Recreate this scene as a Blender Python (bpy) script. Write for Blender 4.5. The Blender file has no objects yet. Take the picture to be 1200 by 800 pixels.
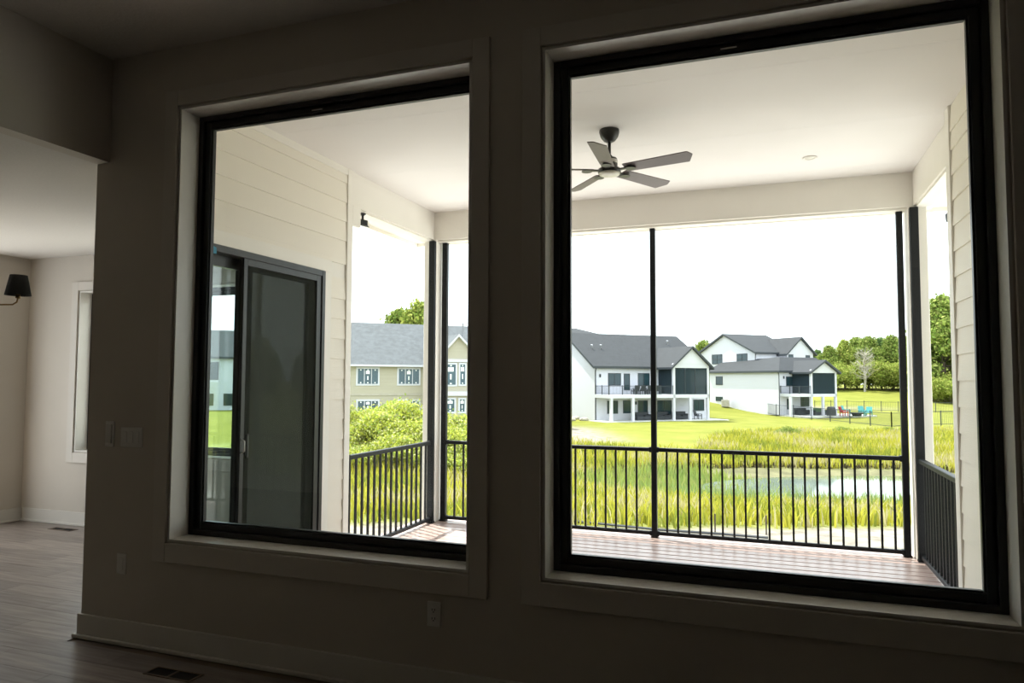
import bpy, bmesh, math, random
import numpy as np
from mathutils import Vector, Matrix

random.seed(7)
rng = np.random.default_rng(11)
SC = bpy.context.scene
COL = SC.collection

# ------------------------------------------------------------------ camera
W_PX, H_PX, F_PX = 1200, 800, 830.7
CAM = Vector((0.0, -3.118, 1.5))
YAW, PITCH, ROLL = math.radians(19.97), math.radians(3.165), math.radians(0.203)
FW = Vector((-math.sin(YAW) * math.cos(PITCH), math.cos(YAW) * math.cos(PITCH), math.sin(PITCH)))
_r = FW.cross(Vector((0, 0, 1))).normalized()
_u = _r.cross(FW)
RT = _r * math.cos(ROLL) + _u * math.sin(ROLL)
UP = -_r * math.sin(ROLL) + _u * math.cos(ROLL)
cam_data = bpy.data.cameras.new('camera')
cam_data.sensor_fit = 'HORIZONTAL'
cam_data.sensor_width = 36.0
cam_data.lens = F_PX / W_PX * 36.0
cam_data.clip_start, cam_data.clip_end = 0.05, 1500
cam = bpy.data.objects.new('camera', cam_data)
COL.objects.link(cam)
cam.matrix_world = Matrix(((RT.x, UP.x, -FW.x, CAM.x), (RT.y, UP.y, -FW.y, CAM.y), (RT.z, UP.z, -FW.z, CAM.z), (0, 0, 0, 1)))
SC.camera = cam

# ------------------------------------------------------------------ sky, sun, exposure
world = bpy.data.worlds.new('sky')
SC.world = world
world.use_nodes = True
bg = world.node_tree.nodes['Background']
bg.inputs['Color'].default_value = (0.90, 0.96, 1.0, 1)
bg.inputs['Strength'].default_value = 2.1
sun_data = bpy.data.lights.new('sun', 'SUN')
sun_data.energy = 6.5
sun_data.angle = math.radians(0.6)
sun_data.color = (1.0, 0.95, 0.86)
sun = bpy.data.objects.new('sun', sun_data)
COL.objects.link(sun)
sun.location = (-20, 12, 45)
sun.rotation_euler = Vector((0.42, -0.21, -0.9)).to_track_quat('-Z', 'Y').to_euler()
SC.view_settings.view_transform = 'Standard'
SC.view_settings.look = 'None'
SC.view_settings.gamma = 1.0
SC.view_settings.exposure = 0.64
SC.view_settings.use_curve_mapping = False


# ------------------------------------------------------------------ pixel helpers (1200 x 800 frame)
def ray(px, py):
    return FW + RT * ((px - 600) / F_PX) - UP * ((py - 400) / F_PX)      # unit camera depth

def at_depth(px, py, d):
    return CAM + ray(px, py) * d

def on_z(px, py, z):
    v = ray(px, py)
    return CAM + v * ((z - CAM.z) / v.z)

def on_y(px, py, y):
    v = ray(px, py)
    return CAM + v * ((y - CAM.y) / v.y)

def on_x(px, py, x):
    v = ray(px, py)
    return CAM + v * ((x - CAM.x) / v.x)


# ------------------------------------------------------------------ materials
def srgb(r, g, b):
    f = lambda c: (c / 255 / 12.92) if c / 255 <= 0.04045 else ((c / 255 + 0.055) / 1.055) ** 2.4
    return (f(r), f(g), f(b), 1)

def mat(name, col, rough=0.6, noise=0.0, scale=6.0, bump=0.0, metal=0.0, spec=0.5, stretch=(1, 1, 1), col2=None, detail=4):
    m = bpy.data.materials.new(name)
    m.use_nodes = True
    nt = m.node_tree
    p = nt.nodes['Principled BSDF']
    c = tuple(col) if len(col) == 4 else tuple(col) + (1,)
    p.inputs['Base Color'].default_value = c
    p.inputs['Roughness'].default_value = rough
    p.inputs['Metallic'].default_value = metal
    p.inputs['Specular IOR Level'].default_value = spec
    if noise or bump or col2:
        tc = nt.nodes.new('ShaderNodeTexCoord')
        mp = nt.nodes.new('ShaderNodeMapping')
        mp.inputs['Scale'].default_value = stretch
        nz = nt.nodes.new('ShaderNodeTexNoise')
        nz.inputs['Scale'].default_value = scale
        nz.inputs['Detail'].default_value = detail
        nt.links.new(tc.outputs['Object'], mp.inputs['Vector'])
        nt.links.new(mp.outputs['Vector'], nz.inputs['Vector'])
        if noise or col2:
            rp = nt.nodes.new('ShaderNodeValToRGB')
            rp.color_ramp.elements[0].position = 0.3
            rp.color_ramp.elements[1].position = 0.7
            a = col2 if col2 else tuple(x * (1 - noise) for x in c[:3]) + (1,)
            b = c if col2 else tuple(min(1, x * (1 + noise)) for x in c[:3]) + (1,)
            rp.color_ramp.elements[0].color = tuple(a)
            rp.color_ramp.elements[1].color = tuple(b)
            nt.links.new(nz.outputs['Fac'], rp.inputs['Fac'])
            nt.links.new(rp.outputs['Color'], p.inputs['Base Color'])
        if bump:
            bp = nt.nodes.new('ShaderNodeBump')
            bp.inputs['Strength'].default_value = bump
            bp.inputs['Distance'].default_value = 0.01
            nt.links.new(nz.outputs['Fac'], bp.inputs['Height'])
            nt.links.new(bp.outputs['Normal'], p.inputs['Normal'])
    return m

def per_piece(m, amount):
    """each piece (object) of this material gets its own slight tone"""
    nt = m.node_tree
    p = nt.nodes['Principled BSDF']
    oi = nt.nodes.new('ShaderNodeObjectInfo')
    mr = nt.nodes.new('ShaderNodeMapRange')
    mr.inputs['To Min'].default_value = 1 - amount
    mr.inputs['To Max'].default_value = 1 + amount
    hs = nt.nodes.new('ShaderNodeHueSaturation')
    nt.links.new(oi.outputs['Random'], mr.inputs['Value'])
    nt.links.new(mr.outputs['Result'], hs.inputs['Value'])
    src = p.inputs['Base Color'].links[0].from_socket if p.inputs['Base Color'].links else None
    if src:
        nt.links.new(src, hs.inputs['Color'])
    else:
        hs.inputs['Color'].default_value = p.inputs['Base Color'].default_value
    nt.links.new(hs.outputs['Color'], p.inputs['Base Color'])
    return m

def glass_mat(name, tint=(0.92, 0.97, 0.95), refl=1.0, ior=1.5):
    m = bpy.data.materials.new(name)
    m.use_nodes = True
    nt = m.node_tree
    nt.nodes.clear()
    out = nt.nodes.new('ShaderNodeOutputMaterial')
    mx = nt.nodes.new('ShaderNodeMixShader')
    tr = nt.nodes.new('ShaderNodeBsdfTransparent')
    gl = nt.nodes.new('ShaderNodeBsdfGlossy')
    fr = nt.nodes.new('ShaderNodeFresnel')
    geo = nt.nodes.new('ShaderNodeNewGeometry')      # same air-to-glass reflection from either side of the pane
    mr = nt.nodes.new('ShaderNodeMapRange')
    mr.inputs['To Min'].default_value = ior
    mr.inputs['To Max'].default_value = 1.0 / ior
    nt.links.new(geo.outputs['Backfacing'], mr.inputs['Value'])
    nt.links.new(mr.outputs['Result'], fr.inputs['IOR'])
    tr.inputs['Color'].default_value = tuple(tint) + (1,)
    gl.inputs['Roughness'].default_value = 0.0
    gl.inputs['Color'].default_value = (refl, refl, refl, 1)
    nt.links.new(fr.outputs['Fac'], mx.inputs['Fac'])
    nt.links.new(tr.outputs[0], mx.inputs[1])
    nt.links.new(gl.outputs[0], mx.inputs[2])
    nt.links.new(mx.outputs[0], out.inputs['Surface'])
    return m

def screen_mat(name, col, opacity):
    m = bpy.data.materials.new(name)
    m.use_nodes = True
    nt = m.node_tree
    nt.nodes.clear()
    out = nt.nodes.new('ShaderNodeOutputMaterial')
    mx = nt.nodes.new('ShaderNodeMixShader')
    mx.inputs['Fac'].default_value = opacity
    tr = nt.nodes.new('ShaderNodeBsdfTransparent')
    df = nt.nodes.new('ShaderNodeBsdfDiffuse')
    df.inputs['Color'].default_value = tuple(col) + (1,)
    nt.links.new(tr.outputs[0], mx.inputs[1])
    nt.links.new(df.outputs[0], mx.inputs[2])
    nt.links.new(mx.outputs[0], out.inputs['Surface'])
    return m

def leaf_mat(name, trans=0.35):
    """leaf colour comes from the mesh attribute 'tone' (one tone for each leaf or blade)"""
    m = bpy.data.materials.new(name)
    m.use_nodes = True
    nt = m.node_tree
    nt.nodes.clear()
    out = nt.nodes.new('ShaderNodeOutputMaterial')
    at = nt.nodes.new('ShaderNodeAttribute')
    at.attribute_name = 'tone'
    df = nt.nodes.new('ShaderNodeBsdfDiffuse')
    tl = nt.nodes.new('ShaderNodeBsdfTranslucent')
    mx = nt.nodes.new('ShaderNodeMixShader')
    mx.inputs['Fac'].default_value = trans
    nt.links.new(at.outputs['Color'], df.inputs['Color'])
    nt.links.new(at.outputs['Color'], tl.inputs['Color'])
    nt.links.new(df.outputs[0], mx.inputs[1])
    nt.links.new(tl.outputs[0], mx.inputs[2])
    nt.links.new(mx.outputs[0], out.inputs['Surface'])
    return m

M = {}
M['wall'] = mat('wall_paint', srgb(204, 196, 184), 0.85, noise=0.02, scale=3, bump=0.05)
M['ceil'] = mat('ceiling_paint', srgb(214, 209, 202), 0.9, noise=0.03, scale=60, bump=0.25)
M['casing'] = mat('casing_paint', srgb(207, 200, 189), 0.5, noise=0.015, scale=4)
M['lowbounce'] = mat('low_bounce_wall', srgb(150, 148, 148), 0.6, noise=0.15, scale=2, stretch=(6, 6, 1))  # unseen walls toned down so less light bounces back into the main room
M['trim'] = mat('trim_paint', srgb(218, 213, 204), 0.30, noise=0.015, scale=4)
M['plank'] = per_piece(mat('floor_plank', srgb(160, 148, 138), 0.34, scale=2.4, stretch=(1.2, 14, 14), bump=0.08, col2=srgb(118, 106, 98), detail=8), 0.16)
M['slab'] = mat('subfloor', srgb(120, 104, 90), 0.5, noise=0.2, scale=3)
M['black'] = mat('black_frame', (0.006, 0.0065, 0.007), 0.38, noise=0.1, scale=30)
M['rail'] = mat('black_rail_powdercoat', (0.004, 0.005, 0.007), 0.45, noise=0.1, scale=40, spec=0.3)
M['glass'] = glass_mat('window_glass', (0.95, 0.975, 0.97), 1.0, 1.3)
M['doorglass'] = glass_mat('door_glass', (0.80, 0.88, 0.87), 1.0, 1.5)
M['screen'] = screen_mat('insect_screen', (0.03, 0.034, 0.028), 0.48)
M['siding'] = per_piece(mat('porch_siding', srgb(236, 229, 216), 0.6, scale=5, stretch=(1, 1, 30), bump=0.12, noise=0.015), 0.02)
M['porchwhite'] = mat('porch_trim', srgb(238, 233, 224), 0.55, noise=0.02, scale=5)
M['porchceil'] = mat('porch_ceiling_paint', srgb(240, 235, 232), 0.7, noise=0.02, scale=2.5)
M['deck'] = per_piece(mat('deck_composite', srgb(190, 166, 158), 0.30, scale=3, stretch=(1.5, 20, 20), bump=0.02, col2=srgb(168, 146, 140), detail=8), 0.07)
M['joist'] = mat('deck_joist', srgb(70, 58, 50), 0.8, noise=0.2, scale=4)
M['metal'] = mat('brushed_metal', (0.55, 0.53, 0.5), 0.3, metal=1.0, noise=0.05, scale=30)
M['fanblack'] = mat('fan_bronze', (0.018, 0.018, 0.016), 0.35, noise=0.1, scale=30)
M['blade'] = mat('fan_blade', srgb(112, 102, 102), 0.45, scale=8, stretch=(1, 12, 12), noise=0.1)
M['lens'] = mat('white_lens', srgb(235, 232, 220), 0.4, noise=0.01, scale=8)
M['plate'] = mat('white_plastic', srgb(225, 222, 216), 0.35, noise=0.01, scale=8)
M['brass'] = mat('aged_brass', (0.28, 0.18, 0.07), 0.35, metal=1.0, noise=0.1, scale=30)
M['shade'] = mat('black_fabric', (0.012, 0.012, 0.012), 0.9, noise=0.2, scale=90, bump=0.2)
M['tape'] = mat('painter_tape', srgb(60, 140, 170), 0.7, noise=0.05, scale=30)
M['cable'] = mat('grey_cable', srgb(150, 148, 140), 0.5, noise=0.05, scale=30)
# far houses
M['hwhite'] = mat('house_white_siding', srgb(196, 197, 206), 0.7, noise=0.015, scale=0.6)
M['hbeige'] = mat('house_beige_siding', srgb(168, 162, 146), 0.7, scale=2.2, stretch=(0.05, 0.05, 3.2), noise=0.05)
M['shingle'] = mat('dark_shingle', srgb(42, 45, 50), 0.85, scale=2.5, stretch=(1, 1, 1), noise=0.22, detail=8)
M['shingle2'] = mat('grey_shingle', srgb(82, 86, 90), 0.85, scale=2.5, noise=0.2, detail=8)
M['fascia'] = mat('dark_fascia', srgb(44, 50, 56), 0.5, noise=0.05, scale=3)
M['hglass'] = mat('house_window_pane', srgb(38, 58, 64), 0.08, noise=0.25, scale=0.8, spec=0.4)
M['hglass2'] = mat('taped_window_pane', srgb(58, 82, 92), 0.1, noise=0.15, scale=0.8)
M['hscreen'] = screen_mat('porch_screen', (0.03, 0.045, 0.055), 0.72)
M['concrete'] = mat('patio_concrete', srgb(196, 196, 192), 0.8, noise=0.06, scale=2)
M['dark'] = mat('dark_furniture', srgb(42, 46, 52), 0.6, noise=0.15, scale=5)
M['sticker'] = mat('window_sticker', srgb(240, 244, 244), 0.6, noise=0.02, scale=5)
M['red'] = mat('red_plastic', srgb(196, 60, 60), 0.5, noise=0.05, scale=5)
M['teal'] = mat('teal_plastic', srgb(70, 150, 150), 0.5, noise=0.05, scale=5)
M['green'] = mat('green_cushion', srgb(66, 96, 62), 0.7, noise=0.1, scale=5)
M['stone'] = mat('landscape_stone', srgb(170, 164, 152), 0.8, noise=0.15, scale=3)
M['bark'] = mat('bark', srgb(96, 84, 70), 0.9, noise=0.3, scale=8, bump=0.4)
M['deadbark'] = mat('dead_bark', srgb(168, 162, 150), 0.9, noise=0.15, scale=8)
M['leaf'] = leaf_mat('leaf', 0.35)
M['grass'] = leaf_mat('grass_blade', 0.4)


# ------------------------------------------------------------------ mesh helpers
def link(name, me, m, parent=None, smooth=False):
    if m is not None and not isinstance(m, (list, tuple)):
        m = [m]
    for x in (m or []):
        me.materials.append(x)
    if smooth:
        for p in me.polygons:
            p.use_smooth = True
    o = bpy.data.objects.new(name, me)
    COL.objects.link(o)
    if parent is not None:
        o.parent = parent
    return o

def raw(name, verts, faces, m, parent=None, smooth=False):
    me = bpy.data.meshes.new(name)
    me.from_pydata([tuple(v) for v in verts], [], faces)
    me.update()
    return link(name, me, m, parent, smooth)

def from_bm(name, bm, m, parent=None, smooth=False):
    me = bpy.data.meshes.new(name)
    bmesh.ops.recalc_face_normals(bm, faces=bm.faces)
    bm.to_mesh(me)
    bm.free()
    return link(name, me, m, parent, smooth)

def bm_box(bm, x0, x1, y0, y1, z0, z1, bev=0.0):
    b = bmesh.new()
    bmesh.ops.create_cube(b, size=1.0)
    for v in b.verts:
        v.co = Vector(((x0 + x1) / 2 + v.co.x * (x1 - x0), (y0 + y1) / 2 + v.co.y * (y1 - y0), (z0 + z1) / 2 + v.co.z * (z1 - z0)))
    if bev:
        bmesh.ops.bevel(b, geom=list(b.edges), offset=bev, segments=1, affect='EDGES', clamp_overlap=True)
    t = bpy.data.meshes.new('tmp')
    b.to_mesh(t)
    b.free()
    bm.from_mesh(t)
    bpy.data.meshes.remove(t)

def box(name, x0, x1, y0, y1, z0, z1, m, parent=None, bev=0.0):
    bm = bmesh.new()
    bm_box(bm, x0, x1, y0, y1, z0, z1, bev)
    return from_bm(name, bm, m, parent)

def boxes(name, lst, m, parent=None, bev=0.0):
    bm = bmesh.new()
    for b in lst:
        bm_box(bm, *b, bev)
    return from_bm(name, bm, m, parent)

def bm_lathe(bm, prof, seg=20, cx=0, cy=0):
    rings = []
    for r, z in prof:
        if r < 1e-6:
            rings.append([bm.verts.new((cx, cy, z))])
        else:
            rings.append([bm.verts.new((cx + r * math.cos(2 * math.pi * k / seg), cy + r * math.sin(2 * math.pi * k / seg), z)) for k in range(seg)])
    for a, b in zip(rings, rings[1:]):
        for k in range(seg):
            k2 = (k + 1) % seg
            if len(a) == 1 and len(b) == 1:
                continue
            if len(a) == 1:
                bm.faces.new((a[0], b[k], b[k2]))
            elif len(b) == 1:
                bm.faces.new((a[k], b[0], a[k2]))
            else:
                bm.faces.new((a[k], b[k], b[k2], a[k2]))

def lathe(name, prof, m, parent=None, seg=20, cx=0, cy=0):
    bm = bmesh.new()
    bm_lathe(bm, prof, seg, cx, cy)
    return from_bm(name, bm, m, parent, smooth=True)

def bm_tube(bm, pts, r, seg=6):
    pts = [Vector(p) for p in pts]
    rr = r if isinstance(r, (list, tuple)) else [r] * len(pts)
    rings = []
    for i, p in enumerate(pts):
        d = (pts[min(i + 1, len(pts) - 1)] - pts[max(i - 1, 0)]).normalized()
        a = d.orthogonal().normalized() if i == 0 else (prev - d * prev.dot(d)).normalized()
        prev = a
        b = d.cross(a)
        rings.append([bm.verts.new(p + (a * math.cos(2 * math.pi * k / seg) + b * math.sin(2 * math.pi * k / seg)) * rr[i]) for k in range(seg)])
    for A, B in zip(rings, rings[1:]):
        for k in range(seg):
            bm.faces.new((A[k], B[k], B[(k + 1) % seg], A[(k + 1) % seg]))
    bm.faces.new(rings[0][::-1])
    bm.faces.new(rings[-1])

def tube(name, pts, r, m, parent=None, seg=6):
    bm = bmesh.new()
    bm_tube(bm, pts, r, seg)
    return from_bm(name, bm, m, parent, smooth=seg > 6)

def prism(name, poly, ext, m, parent=None):
    """polygon of 3D points extruded by the vector ext"""
    n = len(poly)
    e = Vector(ext)
    v = [Vector(p) for p in poly] + [Vector(p) + e for p in poly]
    f = [list(range(n))[::-1], list(range(n, 2 * n))] + [[i, (i + 1) % n, n + (i + 1) % n, n + i] for i in range(n)]
    bm = bmesh.new()
    bv = [bm.verts.new(p) for p in v]
    for q in f:
        bm.faces.new([bv[i] for i in q])
    return from_bm(name, bm, m, parent)

def wall_grid(name, axis, pos, thick, a0, a1, z0, z1, holes, m, parent=None):
    """one wall slab with openings; axis 'y': the wall runs along x at y=pos..pos+thick, axis 'x': along y"""
    A = sorted(set([a0, a1] + [h for o in holes for h in o[:2]]))
    Z = sorted(set([z0, z1] + [h for o in holes for h in o[2:]]))
    solid = lambda i, j: 0 <= i < len(A) - 1 and 0 <= j < len(Z) - 1 and not any(
        o[0] < (A[i] + A[i + 1]) / 2 < o[1] and o[2] < (Z[j] + Z[j + 1]) / 2 < o[3] for o in holes)
    bm = bmesh.new()
    P = (lambda a, t, z: (a, pos + t, z)) if axis == 'y' else (lambda a, t, z: (pos + t, a, z))
    def quad(*p):
        bm.faces.new([bm.verts.new(q) for q in p])
    for i in range(len(A) - 1):
        for j in range(len(Z) - 1):
            if not solid(i, j):
                continue
            l, r, b, t = A[i], A[i + 1], Z[j], Z[j + 1]
            for d in (0, thick):
                quad(P(l, d, b), P(r, d, b), P(r, d, t), P(l, d, t))
            if not solid(i - 1, j): quad(P(l, 0, b), P(l, thick, b), P(l, thick, t), P(l, 0, t))
            if not solid(i + 1, j): quad(P(r, 0, b), P(r, thick, b), P(r, thick, t), P(r, 0, t))
            if not solid(i, j - 1): quad(P(l, 0, b), P(r, 0, b), P(r, thick, b), P(l, thick, b))
            if not solid(i, j + 1): quad(P(l, 0, t), P(r, 0, t), P(r, thick, t), P(l, thick, t))
    bmesh.ops.remove_doubles(bm, verts=bm.verts, dist=1e-5)
    return from_bm(name, bm, m, parent)

def empty(name, loc=(0, 0, 0), rz=0.0, label=None, cat=None, group=None, kind=None):
    o = bpy.data.objects.new(name, None)
    o.empty_display_size = 0.2
    COL.objects.link(o)
    o.location = loc
    o.rotation_euler = (0, 0, rz)
    return tag(o, label, cat, group, kind)

def tag(o, label=None, cat=None, group=None, kind=None):
    if label: o['label'] = label
    if cat: o['category'] = cat
    if group: o['group'] = group
    if kind: o['kind'] = kind
    return o

def struct(o, label, cat='structure'):
    return tag(o, label, cat, None, 'structure')

def copy_tree(root, loc=None, rz=None, scale=None, label=None, group=None):
    c = root.copy()
    COL.objects.link(c)
    if loc is not None: c.location = loc
    if rz is not None: c.rotation_euler = (0, 0, rz)
    if scale is not None: c.scale = scale
    if label: c['label'] = label
    if group: c['group'] = group
    def rec(src, dst):
        for ch in [o for o in KIDS.get(src.name, [])]:
            k = ch.copy()
            COL.objects.link(k)
            k.parent = dst
            rec(ch, k)
    KIDS = {}
    for o in bpy.data.objects:
        if o.parent is not None:
            KIDS.setdefault(o.parent.name, []).append(o)
    rec(root, c)
    return c


# ================================================================== ROOM SHELL
XL, XR = -3.81, 6.0          # end of the window wall, right wall of the main room
ZC = 3.43                    # main ceiling
ZD = 2.80                    # header soffit and dining ceiling
YB = -10.0                    # wall behind the camera
YW = 0.22                    # outside face of the window wall
W1 = (-3.17, -1.345, 0.60, 3.065)
W2 = (-0.98, 0.86, 0.60, 3.065)

struct(wall_grid('wall_front', 'y', 0.0, YW - 0.012, XL, XR, 0.0, ZC, [W1, W2], M['wall']), 'dark painted wall holding the two big picture windows', 'wall')
struct(wall_grid('wall_left', 'x', -3.81, 0.10, YB, 0.0, 0.0, ZC, [(-4.6, 0.0, -1, ZD)], M['wall']), 'wall with a wide cased opening and header to the dining area', 'wall')
struct(box('wall_right', XR, XR + 0.15, YB, 0.0, 0, ZC, M['lowbounce']), 'unseen side wall of the main room, darkened to cut bounce light', 'wall')
struct(box('wall_back', -7.7, XR + 0.15, YB - 0.15, YB, 0, ZC, M['lowbounce']), 'unseen wall behind the room, darkened to cut bounce light', 'wall')
struct(box('ceiling', -3.81, XR + 0.15, YB, 0.0, ZC, ZC + 0.15, M['ceil']), 'high flat ceiling of the main room', 'ceiling')
# dining area
DW = (-6.80, -4.70, 0.75, 2.42)
XD = -7.55
YD = 2.30
struct(wall_grid('wall_dining_far', 'y', YD, 0.17, XD - 0.15, -3.63, -0.1, 3.3, [DW], M['wall']), 'pale dining wall with a tall window', 'wall')
struct(wall_grid('wall_dining_left', 'x', XD - 0.15, 0.15, YB, YD, -0.1, 3.3, [(0.02, 1.80, 0.08, 2.62)], M['wall']), 'pale dining side wall', 'wall')  # the opening is unseen, added to bring more daylight into the dining area
struct(box('ceiling_dining', XD, -3.81, -4.6, YD, ZD, ZD + 0.15, M['ceil']), 'lower dining ceiling lit by daylight', 'ceiling')
struct(wall_grid('wall_dining_right', 'x', -3.81, 0.17, YW - 0.012, YD, -0.1, 3.437, [(0.25, 2.05, 0.0, 2.44)], M['wall']), 'wall between dining area and porch with the sliding door', 'wall')

struct(box('wall_dining_back', XD, -3.81, -4.75, -4.6, 0, ZC, M['wall']), 'plain wall closing the dining area', 'wall')
# floor: slab plus separate planks where the photograph shows them
floor = struct(box('floor', XD, XR, YB, YD, -0.12, -0.004, M['slab']), 'grey brown wood plank floor', 'floor')
PL_W, PL_L = 0.18, 1.22
row = 0
y = -0.98
while y < YD - 0.01:
    y1 = min(y + PL_W, YD)
    x = XD + 0.001 - random.random() * PL_L
    xe = -1.6 if y1 < 0.0 else -3.815
    yy0, yy1 = y + 0.0008, y1 - 0.0008
    while x < xe:
        x1 = min(x + PL_L, xe)
        xs = max(x, XD)
        if x1 - xs > 0.03:
            box('plank', xs + 0.0008, x1 - 0.0008, yy0, yy1, -0.004, 0.0, M['plank'], floor)
        x += PL_L
    y = y1
box('plank_field', -1.6, XR, -0.98, 0.0, -0.004, -0.0005, M['plank'], floor)
box('plank_field', -3.8, XR, YB, -0.98, -0.004, -0.0005, M['plank'], floor)

# baseboards with shoe moulding
def baseboard(name, x0, x1, y0, y1, label, axis, side):
    """axis 'y': runs along x on a wall facing -y; 'x': runs along y on a wall facing side"""
    r = struct(empty(name), label, 'baseboard')
    if axis == 'y':
        box('board', x0, x1, y0 - 0.016, y0, 0.0, 0.135, M['trim'], r, 0.003)
        box('shoe_moulding', x0 - 0.012, x1, y0 - 0.034, y0 - 0.016, 0.0, 0.022, M['trim'], r, 0.004)
    else:
        s = side
        box('board', min(x0, x0 + s * 0.016), max(x0, x0 + s * 0.016), y0, y1, 0.0, 0.135, M['trim'], r, 0.003)
        box('shoe_moulding', min(x0 + s * 0.016, x0 + s * 0.034), max(x0 + s * 0.016, x0 + s * 0.034), y0, y1, 0.0, 0.022, M['trim'], r, 0.004)
    return r
b = baseboard('baseboard_front', XL - 0.016, XR, 0.0, 0.0, 'painted baseboard under the two picture windows', 'y', 1)
box('board', XL - 0.016, XL, 0.0, YW, 0.0, 0.135, M['trim'], b, 0.003)
box('shoe_moulding', XL - 0.034, XL - 0.016, -0.034, YW, 0.0, 0.022, M['trim'], b, 0.004)
baseboard('baseboard_dining_far', XD + 0.035, -3.81, YD, YD, 'pale baseboard on the far dining wall', 'y', 1)
baseboard('baseboard_dining_left', XD, XD, YB, YD, 'pale baseboard on the dining side wall', 'x', 1)


# ------------------------------------------------------------------ picture windows
def casing(name, o, y, s, label, wd=0.09, th=0.02, jamb=0.13, off=0.008):
    """casing boards on the room face (room side -s*y) and a jamb lining reaching back to the frame"""
    x0, x1, z0, z1 = o
    r = struct(empty(name), label, 'window trim')
    ya, yb = y - th, y
    a, b, c, d = x0 - off, x1 + off, z0 - off, z1 + off
    box('casing_board', a - wd, a, ya, yb, c - wd - 0.015, d + wd, M['casing'], r, 0.002)
    box('casing_board', b, b + wd, ya, yb, c - wd - 0.015, d + wd, M['casing'], r, 0.002)
    box('casing_board', a, b, ya, yb, d, d + wd, M['casing'], r, 0.002)
    box('casing_board', a, b, ya, yb, c - wd - 0.015, c, M['casing'], r, 0.002)
    t = 0.012
    yj0, yj1 = y - 0.006, y + jamb
    box('jamb', x0, x0 + t, yj0, yj1, z0 + t, z1 - t, M['trim'], r)
    box('jamb', x1 - t, x1, yj0, yj1, z0 + t, z1 - t, M['trim'], r)
    box('head_jamb', x0, x1, yj0, yj1, z1 - t, z1, M['trim'], r)
    box('sill', x0, x1, yj0, yj1, z0, z0 + t, M['trim'], r)
    return r

def picture_window(name, o, y, label, latch=True):
    x0, x1, z0, z1 = o
    r = struct(empty(name), label, 'window')
    def frame(nm, i0, i1, ya, yb):
        ring = [(x0 + i0, x0 + i1, ya, yb, z0 + i0, z1 - i0), (x1 - i1, x1 - i0, ya, yb, z0 + i0, z1 - i0),
                (x0 + i1, x1 - i1, ya, yb, z0 + i0, z0 + i1), (x0 + i1, x1 - i1, ya, yb, z1 - i1, z1 - i0)]
        return boxes(nm, ring, M['black'], r, 0.003)
    frame('window_frame', 0.006, 0.042, y + 0.13, y + 0.215)
    sash = frame('sash', 0.042, 0.078, y + 0.152, y + 0.20)
    frame('glazing_bead', 0.078, 0.086, y + 0.162, y + 0.19)
    box('glass_pane', x0 + 0.08, x1 - 0.08, y + 0.174, y + 0.178, z0 + 0.08, z1 - 0.08, M['glass'], r)
    if latch:
        xc = x0 + (x1 - x0) * 0.45
        box('maker_tag', xc - 0.035, xc + 0.035, y + 0.1505, y + 0.152, z1 - 0.064, z1 - 0.058, M['metal'], sash)
    return r

casing('trim_1', W1, 0.0, 1, 'painted casing and deep jamb around the window next to the dining opening')
casing('trim_2', W2, 0.0, 1, 'painted casing and deep jamb around the window facing the ceiling fan')
picture_window('window_1', W1, 0.0, 'black framed picture window next to the dining opening')
picture_window('window_2', W2, 0.0, 'black framed picture window facing the ceiling fan')
casing('trim_3', DW, YD, 1, 'painted casing around the dining window', jamb=0.13)
picture_window('window_3', DW, YD, 'black framed window in the far dining wall', latch=False)

# ------------------------------------------------------------------ wall plates and vents
def plate(name, px, py, w, h, label, cat, kind):
    p = on_y(px, py, 0.0)
    r = tag(empty(name, (p.x, 0, p.z)), label, cat)
    box('plate', -w / 2, w / 2, -0.007, 0.0, -h / 2, h / 2, M['plate'], r, 0.003)
    if kind == 'outlet':
        for s in (-1, 1):
            f = box('socket', -0.017, 0.017, -0.010, -0.007, s * 0.020 - 0.014, s * 0.020 + 0.014, M['plate'], r, 0.002)
            box('slot', -0.009, -0.006, -0.0105, -0.0099, s * 0.020 - 0.003, s * 0.020 + 0.007, M['black'], f)
            box('slot', 0.006, 0.009, -0.0105, -0.0099, s * 0.020 - 0.003, s * 0.020 + 0.007, M['black'], f)
            box('slot', -0.003, 0.003, -0.0105, -0.0099, s * 0.020 - 0.011, s * 0.020 - 0.006, M['black'], f)
    elif kind == 'rocker1':
        box('rocker', -0.017, 0.017, -0.011, -0.007, -0.034, 0.034, M['plate'], r, 0.002)
    elif kind == 'control':
        box('keypad', -0.022, 0.022, -0.016, -0.007, -0.055, 0.055, M['plate'], r, 0.003)
    else:
        n = 3
        for k in range(n):
            c = (k - (n - 1) / 2) * 0.046
            box('rocker', c - 0.016, c + 0.016, -0.011, -0.007, -0.033, 0.033, M['plate'], r, 0.002)
    return r
plate('light_switch', 155, 512, 0.165, 0.115, 'white plate of three rocker switches on the dark wall', 'switch', 'rocker3')
plate('wall_control', 129.5, 508, 0.07, 0.15, 'narrow white control holder next to the triple switch plate', 'wall control', 'control')
plate('light_switch', 143, 660, 0.072, 0.118, 'single white plate low on the wall below the triple switch plate', 'wall plate', 'rocker1')
plate('wall_outlet', 509, 719, 0.072, 0.118, 'white double outlet low on the wall under the window casing', 'outlet', 'outlet')

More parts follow.
